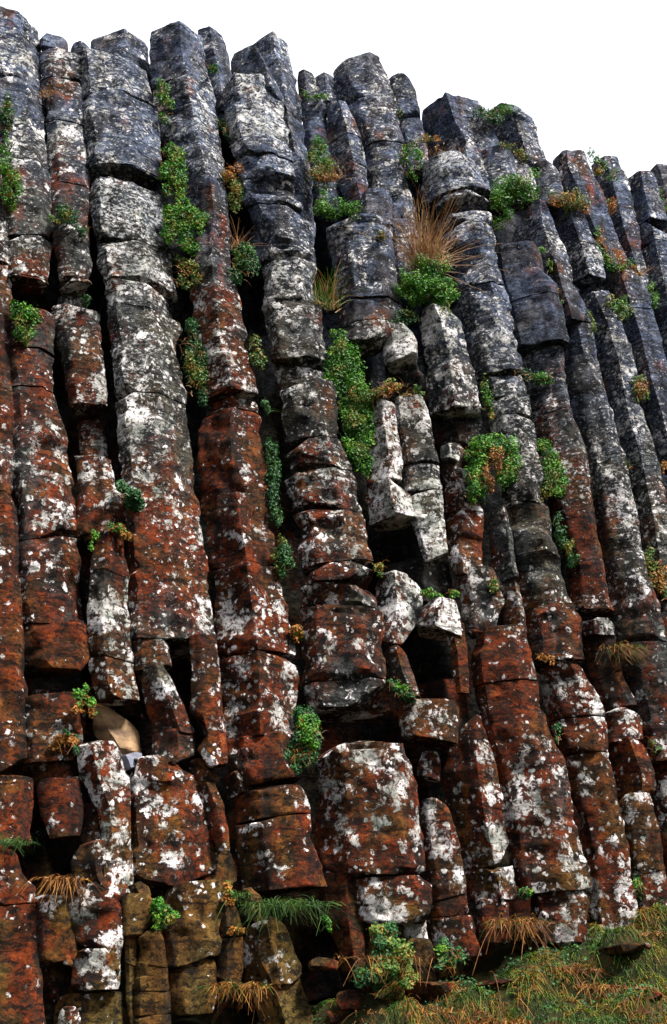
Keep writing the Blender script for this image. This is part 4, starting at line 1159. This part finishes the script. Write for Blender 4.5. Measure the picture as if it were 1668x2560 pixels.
leafy('orange sprigs hanging on the cracked lichen topped block', [(572, 2235, 16, 26), (582, 2325, 26, 9)], -.12, RUSTY, extra=([(570, 2225, 14, 16)], MIXED))
leafy('single small green sprig in the mouth of the cave', [(812, 2300, 10, 12), (822, 2312, 8, 12)], -.08, GREEN, dens=.5)
leafy('mossy green weeds at the foot of the long spotted column', [(1310, 2230, 20, 12)], -.08, DEEP, extra=([(1312, 2228, 18, 10)], GREEN))
leafy('low green weeds by the olive block', [(1105, 2370, 22, 16), (1140, 2385, 26, 20), (1115, 2410, 24, 16)], -.18, DEEP, extra=([(1110, 2368, 20, 12)], GREEN))

leafy('shaggy mossy mound beside the olive brown block at the cliff foot', [(960, 2345, 36, 26), (975, 2390, 52, 44), (945, 2430, 56, 34), (1010, 2435, 34, 26)], -.26, MIXED, dens=1.0, depth=.22, extra=([(965, 2350, 34, 40), (930, 2425, 40, 36)], DEEP))

# grasses
tuft('tall dry straw grass in front of the leafy mound column', 1062, 668, 285, STRAW, 260, .24, .28, .009, .08, -.06, lean=(.04, -.2))
tuft('short reddish dry tuft beside the slim reddish column', 118, 240, 50, STRAW, 40, .5, .6, .008, .05, .05)
tuft('brown dry sprays over the dying brambles', 830, 440, 70, STRAW, 40, .9, .7, .008, .08, .06)
tuft('wispy brown stems in the groove beside the stacked drums', 588, 620, 120, STRAW, 30, .35, .3, .008, .05, .06)
tuft('wispy yellow grass beside the fat tapering stump', 818, 770, 190, MIXED, 46, .35, .5, .009, .06, .06, second=(STRAW, 30, 170))
tuft('thin dry grass on the ledge below the broad grey head', 1100, 390, 50, STRAW, 40, .6, .5, .007, .12, .04)
tuft('bare twiggy stems sticking out from the far ridge', 1600, 690, 80, STRAW, 16, 1.2, .3, .007, .02, .1, lean=(.8, -.2))
tuft('drooping grass beard on the dark speckled column foot', 1555, 1625, 70, AMBER, 150, .8, 1.9, .009, .07, -.06, lean=(.15, -.5), second=(BLADE, 120, 60))
tuft('dark grass clump on the photo edge beside the rust slab', 10, 2110, 70, BLADE, 170, 1.0, 1.2, .008, .10, -.10)
tuft('curled orange fern tuft in the dark crevice', 155, 2200, 62, AMBER, 120, 1.2, 2.0, .013, .06, -.12, lean=(0, -.5))
tuft('big amber grass tuft before the cracked orange slab', 600, 2470, 70, AMBER, 200, 1.4, 1.6, .012, .09, -.3, lean=(0, -.5), second=(BLADE, 90, 60))
tuft('thick dark green grass tuft at the mouth of the cave', 705, 2265, 85, BLADE, 420, 1.3, 1.4, .008, .14, -.10, lean=(0, -.4))
tuft('small dark grass tuft beside the cracked lichen topped block', 590, 2240, 48, BLADE, 110, .8, 1.2, .008, .05, -.08)
tuft('pale trailing dead grass spilling over the mossy mound at the cliff foot', 960, 2395, 62, AMBER, 90, 1.5, 2.0, .007, .17, -.36, lean=(0, -.6))
tuft('dry golden grass tuft beneath the pointed column', 1300, 2310, 90, AMBER, 190, 1.0, 1.5, .011, .13, -.2, lean=(0, -.4), second=(BLADE, 40, 60))
tuft('large coppery grass tuft at the bottom edge', 1290, 2560, 95, AMBER, 260, 1.2, 1.7, .014, .15, 0, True, lean=(0, -.4))
tuft('upright golden grass fringe beside the coppery tuft', 1215, 2560, 80, AMBER, 130, .6, .8, .012, .14, 0, True)
tuft('ragged orange grass tuft in the middle of the bank', 1425, 2430, 85, AMBER, 170, 1.0, 1.2, .012, .14, 0, True)
tuft('rusty trailing grass tuft under the turf ledge', 1535, 2470, 60, AMBER, 150, 1.0, 1.6, .012, .16, 0, True)
tuft('straw coloured tuft on the turf ledge near the photo edge', 1640, 2340, 60, AMBER, 120, .8, 1.2, .011, .16, 0, True, second=(BLADE, 90, 55))
tuft('orange grass hanging over the dark slab at the bottom', 1060, 2530, 55, AMBER, 140, 1.0, 1.7, .011, .2, 0, True, second=(BLADE, 60, 45))
tuft('green tussock at the bottom of the bank beside bare orange earth', 1480, 2550, 50, BLADE, 240, 1.0, 1.2, .010, .24, 0, True)

# turf on the bank
n = 100000
bx = PRNG.uniform(-.4, 4.6, n)
tt = PRNG.uniform(-.25, 3.0, n) ** 1
by = D0 + KX * bx - tt
dens = fbm(np.stack([bx * 1.6, by * 1.6, np.zeros(n)], -1), 41, 3)
keep = (dens > -.22 + .9 * sst(-bx, -1.0, .4)) & (by > 4.5)
bx, by = bx[keep], by[keep]
base = np.stack([bx, by, ground_z(bx, by) - .01], -1)
V, Q = blades(base, len(base), .11, 1.6, 1.6, .008, BANK, 'grass', lean=(0, -.5))
gr = link('grass', mesh_from('grass', V, Q, None, BANK, smooth=False))
gr['kind'] = 'stuff'
gr['label'] = 'short green and rusty turf covering the bank'
# dead, matted grass in drifts through the turf
n = 30000
bx = PRNG.uniform(-.5, 4.6, n)
by = D0 + KX * bx - PRNG.uniform(-.25, 3.0, n)
dens = fbm(np.stack([bx * 2.4, by * 2.4, np.zeros(n)], -1), 141, 3)
keep = (dens > .22) & (by > 4.5)
bx, by = bx[keep], by[keep]
base = np.stack([bx, by, ground_z(bx, by)], -1)
V, Q = blades(base, len(base), .17, 1.6, 1.8, .008, AMBER, 'dead_grass', lean=(.1, -.6))
dg = link('dead_grass', mesh_from('dead_grass', V, Q, None, AMBER, smooth=False))
dg['kind'] = 'stuff'
dg['label'] = 'matted dead orange grass lying in drifts on the bank'
# low moss and weed leaves among the turf
n = 16000
bx = PRNG.uniform(-2.6, 4.6, n)
by = D0 + KX * bx - PRNG.uniform(-.3, 2.6, n)
dens = fbm(np.stack([bx * 2.2, by * 2.2, np.zeros(n)], -1), 63, 3)
keep = dens > .28
bx, by = bx[keep], by[keep]
n = len(bx)
ctr = np.stack([bx, by, ground_z(bx, by) + PRNG.uniform(0, .05, n)], -1)
nrm = np.array([0, -.5, .8]) + PRNG.normal(0, .4, (n, 3)); nrm /= np.linalg.norm(nrm, axis=1, keepdims=True)
a = np.cross(nrm, PRNG.normal(0, 1, (n, 3))); a /= np.linalg.norm(a, axis=1, keepdims=True)
b = np.cross(nrm, a)
s = (.022 * PRNG.uniform(.5, 1.3, n))[:, None]
V = np.stack([ctr - a * s * .5, ctr - b * s * .4, ctr + a * s * .6, ctr + b * s * .4], 1).reshape(-1, 3)
k = np.arange(n) * 4
T = np.concatenate([np.stack([k, k + 1, k + 2], -1), np.stack([k, k + 2, k + 3], -1)])
wd = link('ground_cover_leaves', mesh_from('ground_cover_leaves', V, None, T, DEEP, smooth=False))
wd['kind'] = 'stuff'
wd['label'] = 'low green weeds among the turf'
